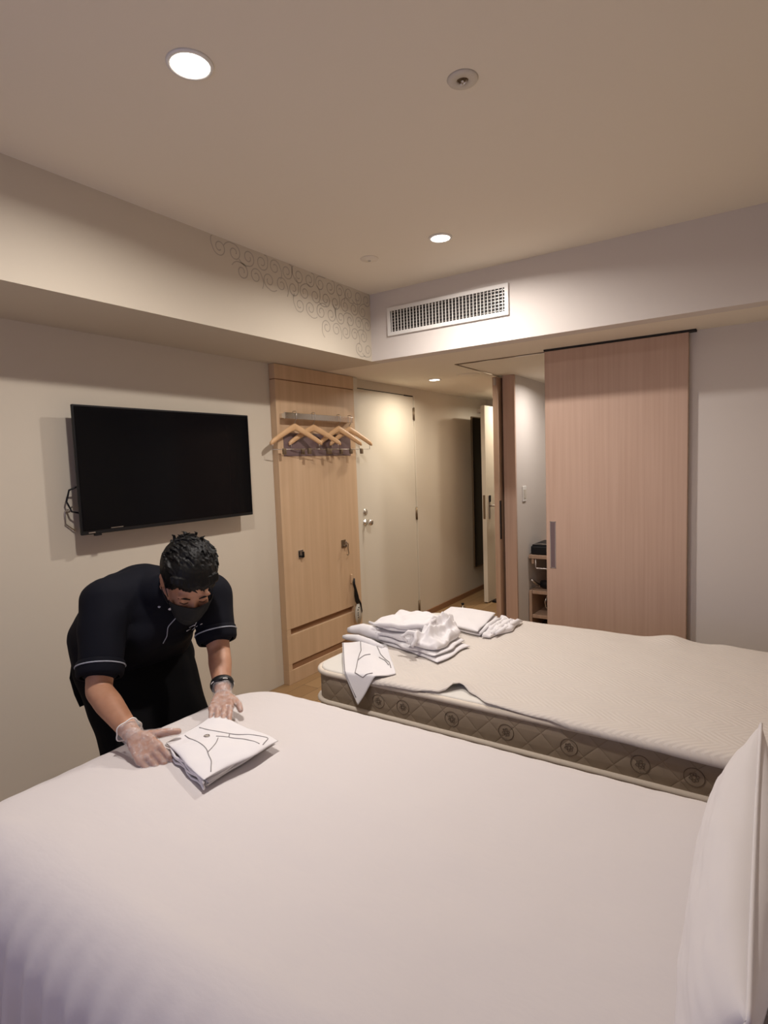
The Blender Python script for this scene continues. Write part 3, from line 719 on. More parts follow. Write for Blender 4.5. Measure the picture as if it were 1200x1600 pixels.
# ------------------------------------------------------------------ pillows
def pillow(corners, T, seedz, name, label, back=None):
    """corners: bottom-far, bottom-near, top-near, top-far (world); T half thickness"""
    c = [V(q) for q in corners]
    nrm = (c[1] - c[0]).cross(c[3] - c[0]).normalized()
    bm = NB(); N = 44
    def P_(u, v, s):
        a, bb = (u + 1) / 2, (v + 1) / 2
        eu, ev = 1 - abs(u) ** 2.6, 1 - abs(v) ** 2.6
        th = T * (max(0, eu) ** 0.55) * (max(0, ev) ** 0.55)
        pin = 0.035 * (u * u) * (1 - v * v) ; pin2 = 0.035 * (v * v) * (1 - u * u)
        a2 = a - math.copysign(pin, u) * abs(u); b2 = bb - math.copysign(pin2, v) * abs(v)
        p = c[0] * (1 - a2) * (1 - b2) + c[1] * a2 * (1 - b2) + c[2] * a2 * b2 + c[3] * (1 - a2) * b2
        w = 0.006 * nz(u, v, seedz, 2.3) + 0.003 * nz(u, v, seedz + 3, 6)
        return p + nrm * (s * th + w * min(1, th / T * 2))
    F = [[bm.verts.new(P_(-1 + 2 * i / N, -1 + 2 * j / N, 1)) for j in range(N + 1)] for i in range(N + 1)]
    B = [[(F[i][j] if i in (0, N) or j in (0, N) else bm.verts.new(P_(-1 + 2 * i / N, -1 + 2 * j / N, -1))) for j in range(N + 1)] for i in range(N + 1)]
    for i in range(N):
        for j in range(N):
            bm.faces.new((F[i][j], F[i + 1][j], F[i + 1][j + 1], F[i][j + 1]))
            q = (B[i][j], B[i][j + 1], B[i + 1][j + 1], B[i + 1][j])
            if len(set(q)) == 4: 
                try: bm.faces.new(q)
                except ValueError: pass
    o = thing(name, label, 'pillow', tuple(sum(((q) for q in c), V()) / 4), 'white pillows at the bed head')
    obj('pillowcase', bm, 'pillow', o, True)
    seam = NB(); rim = [F[i][0].co.copy() if False else None for i in range(0)]
    pts = [P_(-1 + 2 * i / N, 1, 0) for i in range(N + 1)] + [P_(1, 1 - 2 * i / N, 0) for i in range(1, N + 1)] + [P_(1 - 2 * i / N, -1, 0) for i in range(1, N + 1)] + [P_(-1, -1 + 2 * i / N, 0) for i in range(1, N)]
    tube(seam, pts, 0.003, 6, closed=True); obj('seam', seam, 'pillow', o, True)
    return o
pillow([(2.530, 1.50, 0.60), (2.530, 0.62, 0.60), (2.590, 0.66, 0.810), (2.590, 1.44, 0.815)], 0.055, 1.0, 'pillow', 'front white pillow leaning at the head of the near bed')
pillow([(2.70, 1.46, 0.62), (2.70, 0.60, 0.62), (2.76, 0.60, 0.90), (2.76, 1.44, 0.86)], 0.06, 5.0, 'pillow', 'white pillow behind the front one on the near bed')

# ------------------------------------------------------------------ folded gowns
class Cloth:
    """a flat fold: bilinear quad, rounded rim, noise wrinkles"""
    def __init__(s, quad, z0, T, seed, wr=0.004, e=8.0, jit=0.006, tilt=None, n=48, freq=4.0):
        s.q = [V((p[0], p[1], 0)) for p in quad]; s.zq = [p[2] if len(p) > 2 else 0 for p in quad]
        s.z0, s.T, s.seed, s.wr, s.e, s.jit, s.n, s.freq = z0, T, seed, wr, e, jit, n, freq
    def P(s, u, v, side):
        a, b_ = (u + 1) / 2, (v + 1) / 2
        p = s.q[0] * (1 - a) * (1 - b_) + s.q[1] * a * (1 - b_) + s.q[2] * a * b_ + s.q[3] * (1 - a) * b_
        zz = s.zq[0] * (1 - a) * (1 - b_) + s.zq[1] * a * (1 - b_) + s.zq[2] * a * b_ + s.zq[3] * (1 - a) * b_
        p = p + V((nz(p.x, p.y, s.seed, 9), nz(p.y, p.x, s.seed + 2, 9), 0)) * s.jit
        ed = (max(0, 1 - abs(u) ** s.e) ** 0.5) * (max(0, 1 - abs(v) ** s.e) ** 0.5)
        rid = 1 - abs(nz(p.x, p.y, s.seed + 5, s.freq)) * 2
        w = s.wr * (nz(p.x, p.y, s.seed, s.freq * 2) + 0.8 * rid * rid + 0.5 * nz(p.x, p.y, s.seed, s.freq * 5))
        mid = s.z0 + s.T / 2 + zz
        if side > 0: z = mid + (s.T / 2 + w) * ed
        else: z = mid - s.T / 2 * ed
        return V((p.x, p.y, z))
    def build(s, bm):
        N = s.n
        def g(i): t = -1 + 2 * i / N; return math.copysign(abs(t) ** 0.75, t) if t else 0
        F = [[bm.verts.new(s.P(g(i), g(j), 1)) for j in range(N + 1)] for i in range(N + 1)]
        B = [[(F[i][j] if i in (0, N) or j in (0, N) else bm.verts.new(s.P(g(i), g(j), -1))) for j in range(N + 1)] for i in range(N + 1)]
        for i in range(N):
            for j in range(N):
                bm.faces.new((F[i][j], F[i + 1][j], F[i + 1][j + 1], F[i][j + 1]))
                if i in (0, N - 1) or j in (0, N - 1):
                    try: bm.faces.new((B[i][j], B[i][j + 1], B[i + 1][j + 1], B[i + 1][j]))
                    except ValueError: pass
                else: bm.faces.new((B[i][j], B[i][j + 1], B[i + 1][j + 1], B[i + 1][j]))
        return bm
    def line(s, uv, r, bm, lift=0.0):
        pts = []
        for (a, b_), (c, d_) in zip(uv, uv[1:]):
            for k_ in range(8): t = k_ / 8; pts.append(s.P(a + (c - a) * t, b_ + (d_ - b_) * t, 1) + V((0, 0, lift)))
        pts.append(s.P(*uv[-1], 1) + V((0, 0, lift)))
        # light smoothing
        for _ in range(3): pts = [pts[0]] + [(pts[i - 1] + pts[i] * 2 + pts[i + 1]) / 4 for i in range(1, len(pts) - 1)] + [pts[-1]]
        tube(bm, pts, r, 6)

# the gown being folded on the near bed.  quad: back-left, front-left, front-right, back-right
Zb = 0.592
t = thing('folded_gown', 'white folded gown with grey piping held by the gloved hands', 'gown', (1.29, 1.03, Zb), 'white gowns with grey piping')
bm = NB()
Cloth([(1.15, 1.00), (1.420, 0.905), (1.405, 1.165), (1.10, 1.20)], Zb, 0.011, 11, 0.002, jit=0.014).build(bm)
Cloth([(1.155, 0.988), (1.425, 0.910), (1.395, 1.145), (1.12, 1.185)], Zb + 0.0095, 0.010, 14, 0.003, jit=0.012).build(bm)
Cloth([(1.16, 0.978), (1.418, 0.902), (1.425, 1.14), (1.13, 1.175)], Zb + 0.0180, 0.009, 17, 0.003, jit=0.014).build(bm)
top = Cloth([(1.165, 0.975, -.002), (1.430, 0.895, 0), (1.440, 1.145, -.004), (1.135, 1.175, 0)], Zb + 0.0260, 0.010, 21, 0.0065, jit=0.012, e=5.0, n=64); top.build(bm)
obj('cloth', bm, 'towel', t, True)
b = NB()
top.line([(-0.85, -0.45), (-0.35, -0.42), (0.15, -0.42), (0.6, -0.55), (0.93, -0.78)], 0.0014, b, 0.0004)
top.line([(0.25, -0.44), (0.10, -0.10), (0.0, 0.10)], 0.0014, b, 0.0004)
top.line([(-0.85, 0.05), (-0.3, 0.30), (0.05, 0.48), (0.40, 0.72), (0.80, 0.88), (0.92, 0.60)], 0.0014, b, 0.0004)
top.line([(-0.10, 0.15), (0.15, 0.32), (0.05, 0.48)], 0.0014, b, 0.0004)
top.line([(0.15, 0.32), (0.45, 0.48), (0.85, 0.55)], 0.0014, b, 0.0004)
obj('piping', b, 'piping', t, True)
b = NB(); pc = top.P(-0.30, -0.02, 1)
for a0 in (0, 1.05, 2.1): tube(b, [pc + V((0.007 * math.cos(a0) * s, 0.007 * math.sin(a0) * s, 0.0015)) for s in (-1, -0.5, 0, 0.5, 1)], 0.0013, 5)
tube(b, [pc + V((0.008 * math.cos(q), 0.008 * math.sin(q), 0.0012)) for q in [i * math.pi / 8 for i in range(16)]], 0.0009, 5, closed=True)
obj('round_mark', b, 'steel', t, True)
b = NB()
for zz_ in (0.005, 0.014, 0.022):
    tube(b, [(1.165 + 0.26 * i / 10, 0.972 - 0.074 * i / 10 + 0.004 * math.sin(i * 1.7), Zb + zz_ + 0.003 * math.sin(i * 1.3 + zz_ * 300)) for i in range(11)], 0.0035, 6)
obj('fold_edge', b, 'towel', t, True)

# gown draped over corner of far bed
zt2 = 0.563
t = thing('draped_gown', 'white gown with grey piping draped over the far mattress corner', 'gown', (1.16, 1.92, zt2), 'white gowns with grey piping')
bm = NB(); N = 50
q4 = [V((0.935, 2.09, 0)), V((1.275, 1.665, 0)), V((1.375, 1.87, 0)), V((1.13, 2.17, 0))]   # A far-left, B tip, C right, D back
def Pd(u, v, off=0.0):
    p = q4[0] * (1 - u) * (1 - v) + q4[1] * u * (1 - v) + q4[2] * u * v + q4[3] * (1 - u) * v
    z = zt2 + 0.006 + 0.006 * nz(p.x, p.y, 4, 9) + 0.010 * max(0, nz(p.x, p.y, 8, 6)) + 0.012 * math.exp(-((v - 0.55) / 0.25) ** 2) + off
    e_ = 1.785
    if p.y < e_:
        d_ = e_ - p.y; z -= d_ * 0.85; p = V((p.x, e_ - d_ * 0.35, 0))
    return V((p.x, p.y, z))
G = [[bm.verts.new(Pd(i / N, j / N)) for j in range(N + 1)] for i in range(N + 1)]
for i in range(N):
    for j in range(N): bm.faces.new((G[i][j], G[i + 1][j], G[i + 1][j + 1], G[i][j + 1]))
obj('cloth', bm, 'towel', t, True, (0, 0, 1), 0.004)
b = NB()
def dl_(uv):
    pts = []
    for (a, b_), (c, d_) in zip(uv, uv[1:]):
        for k_ in range(8): s = k_ / 8; pts.append(Pd(a + (c - a) * s, b_ + (d_ - b_) * s, 0.0018))
    pts.append(Pd(*uv[-1], 0.0018)); tube(b, pts, 0.0018, 6)
dl_([(0.02, 0.42), (0.3, 0.40), (0.55, 0.30), (0.80, 0.22), (0.90, 0.34), (0.93, 0.55)])
dl_([(0.55, 0.30), (0.48, 0.45), (0.46, 0.58)])
dl_([(0.05, 0.75), (0.4, 0.80), (0.70, 0.93), (0.86, 0.93)])
dl_([(0.52, 0.75), (0.62, 0.85), (0.78, 0.90)])
dl_([(0.02, 0.02), (0.5, 0.02), (0.95, 0.03)])
obj('piping', b, 'piping', t, True)

# crumpled pile on the far bed
t = thing('gown_pile', 'crumpled pile of white gowns in the middle of the far bed foot', 'gown pile', (1.2, 2.3, zt2))
bm = NB()
Cloth([(0.99, 2.20), (1.47, 2.06), (1.49, 2.30), (1.03, 2.48)], zt2, 0.020, 31, 0.004, jit=0.02, n=60).build(bm)
Cloth([(1.00, 2.19), (1.45, 2.065), (1.46, 2.32), (1.00, 2.48)], zt2 + 0.017, 0.022, 33, 0.006, jit=0.025, n=60).build(bm)
obj('cloth', bm, 'towel', t, True)
bm = NB()
Cloth([(1.02, 2.17), (1.37, 2.09), (1.37, 2.36), (1.04, 2.47)], zt2 + 0.036, 0.034, 36, 0.008, jit=0.03, freq=5, n=60).build(bm)
obj('middle_fold', bm, 'towel', t, True)
bm = NB()
Cloth([(1.03, 2.19, .0), (1.33, 2.14, .012), (1.34, 2.40, .012), (1.04, 2.46, 0)], zt2 + 0.067, 0.028, 39, 0.013, jit=0.03, freq=5, n=60).build(bm)
obj('upper_fold', bm, 'towel', t, True)
bm = NB()
Cloth([(1.30, 2.08, 0), (1.44, 2.10, -.01), (1.43, 2.33, .0), (1.33, 2.42, .03)], zt2 + 0.036, 0.044, 47, 0.020, jit=0.03, freq=9, e=4, n=80).build(bm)
for v in bm.verts:      # pinched crest running across the heap
    c_ = abs((v.co.x - 1.345) - 0.10 * (v.co.y - 2.25)); up_ = max(0, v.co.z - (zt2 + 0.05))
    v.co.z += 0.7 * up_ * math.exp(-(c_ / 0.014) ** 2) + 0.6 * up_ * math.exp(-((c_ - 0.04) / 0.010) ** 2)
obj('crumpled_sleeve', bm, 'towel', t, True)
bm = NB()
tube(bm, [(0.895, 2.19, zt2 + 0.034), (0.915, 2.195, zt2 + 0.036), (0.96, 2.22, zt2 + 0.036), (1.03, 2.20, zt2 + 0.038), (1.10, 2.17, zt2 + 0.04)], [0.012, 0.020, 0.030, 0.032, 0.022], 16)
obj('rolled_sleeve', bm, 'towel', t, True)
bm = NB()
tube(bm, [(0.905, 2.135, zt2 + 0.016), (0.925, 2.14, zt2 + 0.016), (0.98, 2.15, zt2 + 0.015), (1.08, 2.12, zt2 + 0.015), (1.16, 2.10, zt2 + 0.012)], [0.008, 0.014, 0.018, 0.018, 0.010], 16)
obj('rolled_sleeve', bm, 'towel', t, True)
for kk, (pts, rs) in enumerate((
    ([(1.30, 2.085, .060), (1.275, 2.085, .085), (1.30, 2.095, .105), (1.34, 2.085, .10), (1.352, 2.065, .082), (1.34, 2.05, .06)], [.006, .010, .011, .011, .010, .007]),
    ([(1.05, 2.155, .10), (1.15, 2.145, .106), (1.25, 2.15, .108), (1.33, 2.18, .116), (1.36, 2.24, .13)], [.006, .010, .011, .010, .006]))):
    bm = NB(); tube(bm, [(p[0], p[1], zt2 + p[2]) for p in pts], rs, 16)
    bmesh.ops.subdivide_edges(bm, edges=bm.edges[:], cuts=2, use_grid_fill=True)
    for v in bm.verts: v.co += V((nz(*v.co, 18), nz(v.co.y, v.co.z, v.co.x, 18), nz(v.co.z, v.co.x, v.co.y, 18))) * 0.008
    obj('twisted_fold', bm, 'towel', t, True)

t = thing('folded_towel', 'neatly folded white cloth at the far edge of the bare bed', 'folded cloth', (1.35, 2.68, zt2))
bm = NB()
Cloth([(1.18, 2.54), (1.47, 2.47), (1.41, 2.82), (1.14, 2.84)], zt2, 0.020, 51, 0.003).build(bm)
Cloth([(1.17, 2.53), (1.46, 2.460), (1.40, 2.81), (1.13, 2.83)], zt2 + 0.018, 0.022, 54, 0.004).build(bm)
obj('cloth', bm, 'towel', t, True)
t = thing('crumpled_cloth', 'small crumpled white cloth beside the neatly folded one', 'cloth', (1.5, 2.66, zt2))
bm = NB()
Cloth([(1.48, 2.45), (1.53, 2.47), (1.57, 2.74), (1.43, 2.84)], zt2, 0.024, 61, 0.012, jit=0.03, freq=10).build(bm)
for k_ in range(4):
    tube(bm, [(1.465 + 0.022 * k_, 2.47 + 0.01 * k_, zt2 + 0.02), (1.46 + 0.026 * k_, 2.58, zt2 + 0.032 - 0.003 * k_), (1.45 + 0.034 * k_, 2.70 + 0.01 * k_, zt2 + 0.028), (1.44 + 0.038 * k_, 2.78, zt2 + 0.012)], [0.006, 0.011, 0.010, 0.005], 10)
obj('cloth', bm, 'towel', t, True)

# ================================================================== PERSON
def slerp_pts(a, b_, n): return [a + (b_ - a) * i / n for i in range(n + 1)]
H = V((0.965, 1.235, 1.025))                 # head centre
Fd = V((0.66, -0.34, -0.62)).normalized()    # face direction
Ld = V((-Fd.y, Fd.x, 0)); Ld = V((0.40, 0.86, -0.02)); Ld = (Ld - Fd * Ld.dot(Fd)).normalized()
Ud = Fd.cross(Ld).normalized()
if Ud.z < 0: Ud = -Ud
def HP(f_, l_, u_): return H + Fd * f_ + Ld * l_ + Ud * u_
AX = (Fd, Ld, Ud)
RS, LS = V((0.735, 1.07, 0.965)), V((0.87, 1.395, 0.935))
RE, LE = V((0.845, 0.965, 0.715)), V((0.960, 1.350, 0.748))
RW, LW = V((1.085, 0.925, 0.640)), V((1.088, 1.250, 0.650))
PR, PL = V((0.53, 1.155, 0.735)), V((0.56, 1.385, 0.735))
KR, KL = V((0.74, 1.115, 0.42)), V((0.77, 1.345, 0.42))
AR, AL = V((0.56, 1.11, 0.09)), V((0.60, 1.38, 0.09))
NECK = (RS + LS) / 2 + V((0.055, -0.015, 0.035))

def head_shapes(b):
    ellipsoid(b, HP(-0.012, 0, 0.035), AX, (0.098, 0.076, 0.088))
    ellipsoid(b, HP(0.030, 0, -0.030), AX, (0.066, 0.062, 0.082))
    ellipsoid(b, HP(0.055, 0, -0.088), AX, (0.030, 0.030, 0.024))         # chin
    hull_blob(b, [(HP(0.088, 0, 0.012), 0.008), (HP(0.112, 0, -0.030), 0.010), (HP(0.090, 0, -0.034), 0.014)])   # nose
    for s in (-1, 1):
        ellipsoid(b, HP(0.074, s * 0.032, -0.022), AX, (0.022, 0.024, 0.020))   # cheek
        ellipsoid(b, HP(0.080, s * 0.031, 0.024), AX, (0.014, 0.026, 0.008))    # brow ridge
        ellipsoid(b, HP(0.080, s * 0.031, 0.004), AX, (0.012, 0.015, 0.011))    # closed lid
        # ear
        hull_blob(b, [(HP(-0.010, s * 0.078, 0.014), 0.008), (HP(-0.022, s * 0.086, 0.020), 0.008), (HP(-0.012, s * 0.080, -0.026), 0.007), (HP(-0.004, s * 0.076, -0.010), 0.006)])
def arm_shapes(b, s, e, w, g=0.0):
    hull_blob(b, [(s, 0.052 + g), (s.lerp(e, 0.5), 0.047 + g)]); hull_blob(b, [(s.lerp(e, 0.5), 0.047 + g), (e, 0.040 + g)])
    hull_blob(b, [(e, 0.040 + g), (e.lerp(w, 0.3), 0.041 + g)]); hull_blob(b, [(e.lerp(w, 0.3), 0.041 + g), (w, 0.025 + g)])
body = NB()
head_shapes(body)
hull_blob(body, [(NECK, 0.058), (HP(-0.035, 0, -0.045), 0.050)])
hull_blob(body, [(RS, 0.05), (LS, 0.05), ((RS + LS) / 2 + V((-0.13, 0.02, -0.06)), 0.11)])
hull_blob(body, [((RS + LS) / 2 + V((-0.05, 0, -0.03)), 0.10), (PR, 0.09), (PL, 0.09)])
arm_shapes(body, RS, RE, RW); arm_shapes(body, LS, LE, LW)
for p, k_, a in ((PR, KR, AR), (PL, KL, AL)):
    hull_blob(body, [(p, 0.085), (k_, 0.055)]); hull_blob(body, [(k_, 0.055), (a, 0.038)])
    hull_blob(body, [(a, 0.036), (a + V((0.06, -0.005, -0.045)), 0.035), (a + V((0.16, -0.01, -0.06)), 0.026)])
# hands: palm + five fingers each, rooted in the palm
def hand(b, w, palm_dir, across, up, fingers, thumb, g=0.0):
    """palm_dir: wrist->knuckles, across: towards the thumb, up: back of hand"""
    pd, ac, upn = palm_dir.normalized(), across.normalized(), up.normalized()
    def Q(a, c, d_): return w + pd * a + ac * c + upn * d_
    hull_blob(b, [(Q(-0.012, 0, 0), 0.022 + g), (Q(0.02, 0.016, 0), 0.017 + g), (Q(0.02, -0.016, 0), 0.016 + g)], 12)
    hull_blob(b, [(Q(0.018, 0.020, 0), 0.015 + g), (Q(0.018, -0.018, 0), 0.014 + g), (Q(0.078, 0.030, 0), 0.0115 + g), (Q(0.074, -0.030, 0), 0.0105 + g)], 12)
    lens = (0.040, 0.045, 0.041, 0.032)
    for i in range(4):
        c = 0.030 - i * 0.0195
        p0 = Q(0.060, c * 0.9, 0); p1 = Q(0.080 - (0.004 if i == 3 else 0), c, 0.002)
        d1, d2, d3 = fingers[i]      # bend angles, cumulative downwards
        def dirv(a): return pd * math.cos(a) - upn * math.sin(a)
        L_ = lens[i]
        p2 = p1 + dirv(d1) * L_; p3 = p2 + dirv(d2) * L_ * 0.62; p4 = p3 + dirv(d3) * L_ * 0.5
        rs = (0.0098, 0.0092, 0.0084, 0.0076, 0.0066)
        sc = 0.9 if i == 3 else 1.0
        P_ = (p0, p1, p2, p3, p4)
        for k_ in range(4): hull_blob(b, [(P_[k_], rs[k_] * sc + g), (P_[k_ + 1], rs[k_ + 1] * sc + g)], 10)
    a0 = Q(0.012, 0.018, -0.004); a1 = Q(*thumb[0]); a2 = Q(*thumb[1]); a3 = Q(*thumb[2])
    for (p, r1, q, r2) in ((a0, 0.016, a1, 0.0135), (a1, 0.0130, a2, 0.0110), (a2, 0.0108, a3, 0.0085)): hull_blob(b, [(p, r1 + g), (q, r2 + g)], 10)
# right hand (image left): palm beside the left fold of the gown, fingers under it, thumb on top
rh = dict(w=RW + V((0.012, -0.003, 0.0)), palm_dir=V((0.88, -0.06, -0.32)), across=V((0.35, 0.80, 0.45)), up=V((-0.02, -0.62, 0.62)),
          fingers=((0.45, 0.9, 1.2), (0.5, 1.0, 1.35), (0.5, 1.05, 1.4), (0.5, 1.1, 1.5)), thumb=((0.035, 0.045, -0.006), (0.055, 0.072, -0.012), (0.072, 0.092, -0.020)))
lh = dict(w=LW + V((0.004, -0.004, 0.0)), palm_dir=V((0.60, -0.62, -0.14)), across=V((0.55, 0.62, 0.05)), up=V((-0.05, 0.05, 1.0)),
          fingers=((0.15, 0.35, 0.5), (0.2, 0.4, 0.5), (0.22, 0.4, 0.5), (0.25, 0.45, 0.5)), thumb=((0.034, 0.038, -0.006), (0.058, 0.054, -0.010), (0.080, 0.060, -0.016)))
def ortho(h_):
    pd = h_['palm_dir'].normalized(); ac = h_['across']; ac = (ac - pd * ac.dot(pd)).normalized(); up = pd.cross(ac)
    if up.dot(h_['up']) < 0: up = -up
    h_['palm_dir'], h_['across'], h_['up'] = pd, ac, up
ortho(rh); ortho(lh)
bmain = mesh_bm(remesh(body, 0.0065, 5))
hb = NB(); hand(hb, **rh); hand(hb, **lh)
hm = remesh(hb, 0.0022, 3, 0.4); bmain.from_mesh(hm); bpy.data.meshes.remove(hm)
PT = thing('person', 'person in black tunic, mask and clear gloves bending over the bed', 'person', (0.62, 1.24, 0.0))
obj('body', bmain, 'skin', PT, True)

# tunic
tn = NB(); C_ = (RS + LS) / 2
hull_blob(tn, [(RS + V((-0.02, 0.01, 0.0)), 0.070), (LS + V((-0.02, -0.01, 0.0)), 0.070), (C_ + V((-0.14, 0.02, 0.0)), 0.115), (C_ + V((-0.02, 0, -0.06)), 0.095)], 20)
hull_blob(tn, [(C_ + V((-0.12, -0.07, -0.02)), 0.12), (C_ + V((-0.10, 0.08, -0.03)), 0.12), (PR + V((-0.01, 0.0, 0.04)), 0.105), (PL + V((-0.01, -0.01, 0.04)), 0.105)], 20)
hull_blob(tn, [(C_ + V((-0.05, -0.05, -0.10)), 0.10), (C_ + V((-0.05, 0.07, -0.10)), 0.10), (PR + V((0.05, 0.02, 0.0)), 0.10), (PL + V((0.05, -0.02, 0.0)), 0.10)], 20)
hull_blob(tn, [(PR + V((0.0, 0, 0.03)), 0.108), (PL + V((0.0, 0, 0.03)), 0.108), (PR + V((0.04, 0, -0.08)), 0.105), (PL + V((0.04, 0, -0.08)), 0.105)], 20)
hull_blob(tn, [(NECK + V((-0.03, 0.0, -0.01)), 0.075), (C_ + V((-0.05, 0, 0.0)), 0.10)], 20)
hull_blob(tn, [(NECK + V((-0.01, 0, 0.0)), 0.066), (HP(-0.050, 0, -0.070), 0.058)], 18)
for s, e in ((RS, RE), (LS, LE)):
    k_ = 0.70 if s is RS else 0.62
    hull_blob(tn, [(s, 0.084), (s.lerp(e, k_), 0.068)], 18); hull_blob(tn, [(s, 0.080), (C_ + V((-0.08, 0, 0.0)), 0.11)], 18)
tm = mesh_bm(remesh(tn, 0.0075, 8))
for v in tm.verts:     # soft cloth wrinkles
    v.co += V((nz(*v.co, 11), nz(v.co.y, v.co.z, v.co.x, 11), nz(v.co.z, v.co.x, v.co.y, 11))) * 0.007
tun = obj('tunic', tm, 'tunic', PT, True)
def ring_on(c, ax_, r, rad, seg=40, el=1.0):
    u, w_ = frame_from(ax_); b = NB()
    tube(b, [c + (u * math.cos(2 * math.pi * i / seg) + w_ * math.sin(2 * math.pi * i / seg) * el) * r for i in range(seg)], rad, 6, closed=True); return b
for s, e, k_ in ((RS, RE, 0.70), (LS, LE, 0.62)):
    d_ = (e - s).normalized(); c = s.lerp(e, k_)
    # turned-up cuff with piping above it
    cf = NB(); u, w_ = frame_from(d_); rings = []
    for (rr_, h_) in ((0.058, 0.045), (0.066, 0.046), (0.071, 0.036), (0.073, 0.02), (0.073, 0.0), (0.070, -0.004), (0.060, -0.002)):
        rings.append([cf.verts.new(c + d_ * h_ + (u * math.cos(2 * math.pi * i / 40) + w_ * math.sin(2 * math.pi * i / 40)) * rr_) for i in range(40)])
    for A, B in zip(rings, rings[1:]):
        for i in range(40): cf.faces.new((A[i], A[(i + 1) % 40], B[(i + 1) % 40], B[i]))
    obj('cuff', cf, 'tunic', tun, True)
    obj('cuff_piping', ring_on(c + d_ * 0.012, d_, 0.0742, 0.0022), 'trim', tun, True)

# trousers
tr_ = NB()
hull_blob(tr_, [(PR, 0.100), (PL, 0.100), (PR + V((0.05, 0, -0.06)), 0.10), (PL + V((0.05, 0, -0.06)), 0.10)], 18)
for p, k_, a in ((PR, KR, AR), (PL, KL, AL)):
    hull_blob(tr_, [(p + V((0.02, 0, -0.04)), 0.105), (k_, 0.085)], 18); hull_blob(tr_, [(k_, 0.085), (a + V((0, 0, 0.02)), 0.062)], 18)
hull_blob(tr_, [(PR + V((0.09, 0.03, -0.08)), 0.08), (PL + V((0.09, -0.03, -0.08)), 0.08), (KR + V((0.02, 0.02, 0)), 0.075), (KL + V((0.02, -0.02, 0)), 0.075)], 18)   # apron front
tm = mesh_bm(remesh(tr_, 0.009, 8))
for v in tm.verts: v.co += V((nz(*v.co, 9), nz(v.co.y, v.co.z, v.co.x, 9), 0)) * 0.008
obj('trousers', tm, 'trouser', PT, True)
for a in (AR, AL):
    b = NB(); hull_blob(b, [(a + V((-0.01, 0, -0.035)), 0.046), (a + V((0.06, -0.005, -0.048)), 0.041), (a + V((0.17, -0.01, -0.058)), 0.031)], 16)
    o = obj('shoe', mesh_bm(remesh(b, 0.006, 3)), 'black', PT, True)

# hair: cap over the skull with tufts, short at nape
hr = NB()
ellipsoid(hr, HP(-0.028, 0, 0.048), AX, (0.106, 0.091, 0.094), 36)
ellipsoid(hr, HP(-0.045, 0, 0.0), AX, (0.078, 0.084, 0.080), 30)
ellipsoid(hr, HP(0.008, 0, 0.078), AX, (0.080, 0.076, 0.055), 30)
rnd = random.Random(3)
for i in range(210):
    th = rnd.uniform(-3.1, 3.1); ph = rnd.uniform(0.05, 1.30)
    dirn = (Fd * math.cos(th) * math.sin(ph) + Ld * math.sin(th) * math.sin(ph) + Ud * math.cos(ph))
    base = HP(-0.026, 0, 0.048) + Fd * dirn.dot(Fd) * (0.118 if dirn.dot(Fd) > 0 else 0.102) + Ld * dirn.dot(Ld) * 0.088 + Ud * dirn.dot(Ud) * 0.090
    sw = (Fd * 0.9 + Ld * (0.35 + rnd.uniform(-0.35, 0.35))).normalized()
    tan = (sw - dirn * sw.dot(dirn)); tan.normalize()
    l_ = rnd.uniform(0.035, 0.055); up_ = rnd.uniform(0.002, 0.006)
    tube(hr, [base - dirn * 0.004, base + dirn * up_ + tan * l_ * 0.5, base + dirn * (up_ - 0.004) + tan * l_], [0.005, 0.0045, 0.0015], 6)
for i in range(16):    # spiky crown
    l_ = rnd.uniform(-0.05, 0.05)
    base = HP(rnd.uniform(-0.09, -0.05), l_, 0.115); tube(hr, [base, base + Ud * 0.018 - Fd * 0.012 + Ld * rnd.uniform(-.01, .014), base + Ud * 0.030 - Fd * 0.006 + Ld * rnd.uniform(-.014, .024)], [0.008, 0.005, 0.0018], 6)
for i in range(26):    # fringe falling onto the forehead
    l_ = -0.062 + 0.124 * i / 25
    base = HP(0.072 - 5.5 * l_ * l_, l_ * 1.05, 0.090); tipu = 0.048 + 0.024 * rnd.random() - 2.2 * l_ * l_ + 0.10 * max(0, -l_)
    tube(hr, [base, HP(0.090 - 6.0 * l_ * l_, l_ * 1.10, (0.090 + tipu) / 2), HP(0.089 - 6.2 * l_ * l_, l_ * 1.12 + rnd.uniform(-.006, .006), tipu)], [0.012, 0.009, 0.003], 7)
for s in (-1, 1):      # sideburns in front of ears
    hull_blob(hr, [(HP(0.020, s * 0.070, 0.05), 0.012), (HP(0.014, s * 0.073, 0.0), 0.006)])
obj('hair', mesh_bm(remesh(hr, 0.0024, 1, 0.3)), 'hair', PT, True)
# eyebrows
for s in (-1, 1):
    obj('eyebrow', tube(NB(), [HP(0.0945, s * 0.014, 0.020), HP(0.0945, s * 0.030, 0.026), HP(0.084, s * 0.050, 0.020)], [0.002, 0.003, 0.0015], 6), 'hair', PT, True)
    obj('eyelashes', tube(NB(), [HP(0.090, s * 0.017, 0.000), HP(0.0925, s * 0.030, -0.003), HP(0.087, s * 0.044, 0.001)], 0.0012, 6), 'hair', PT, True)

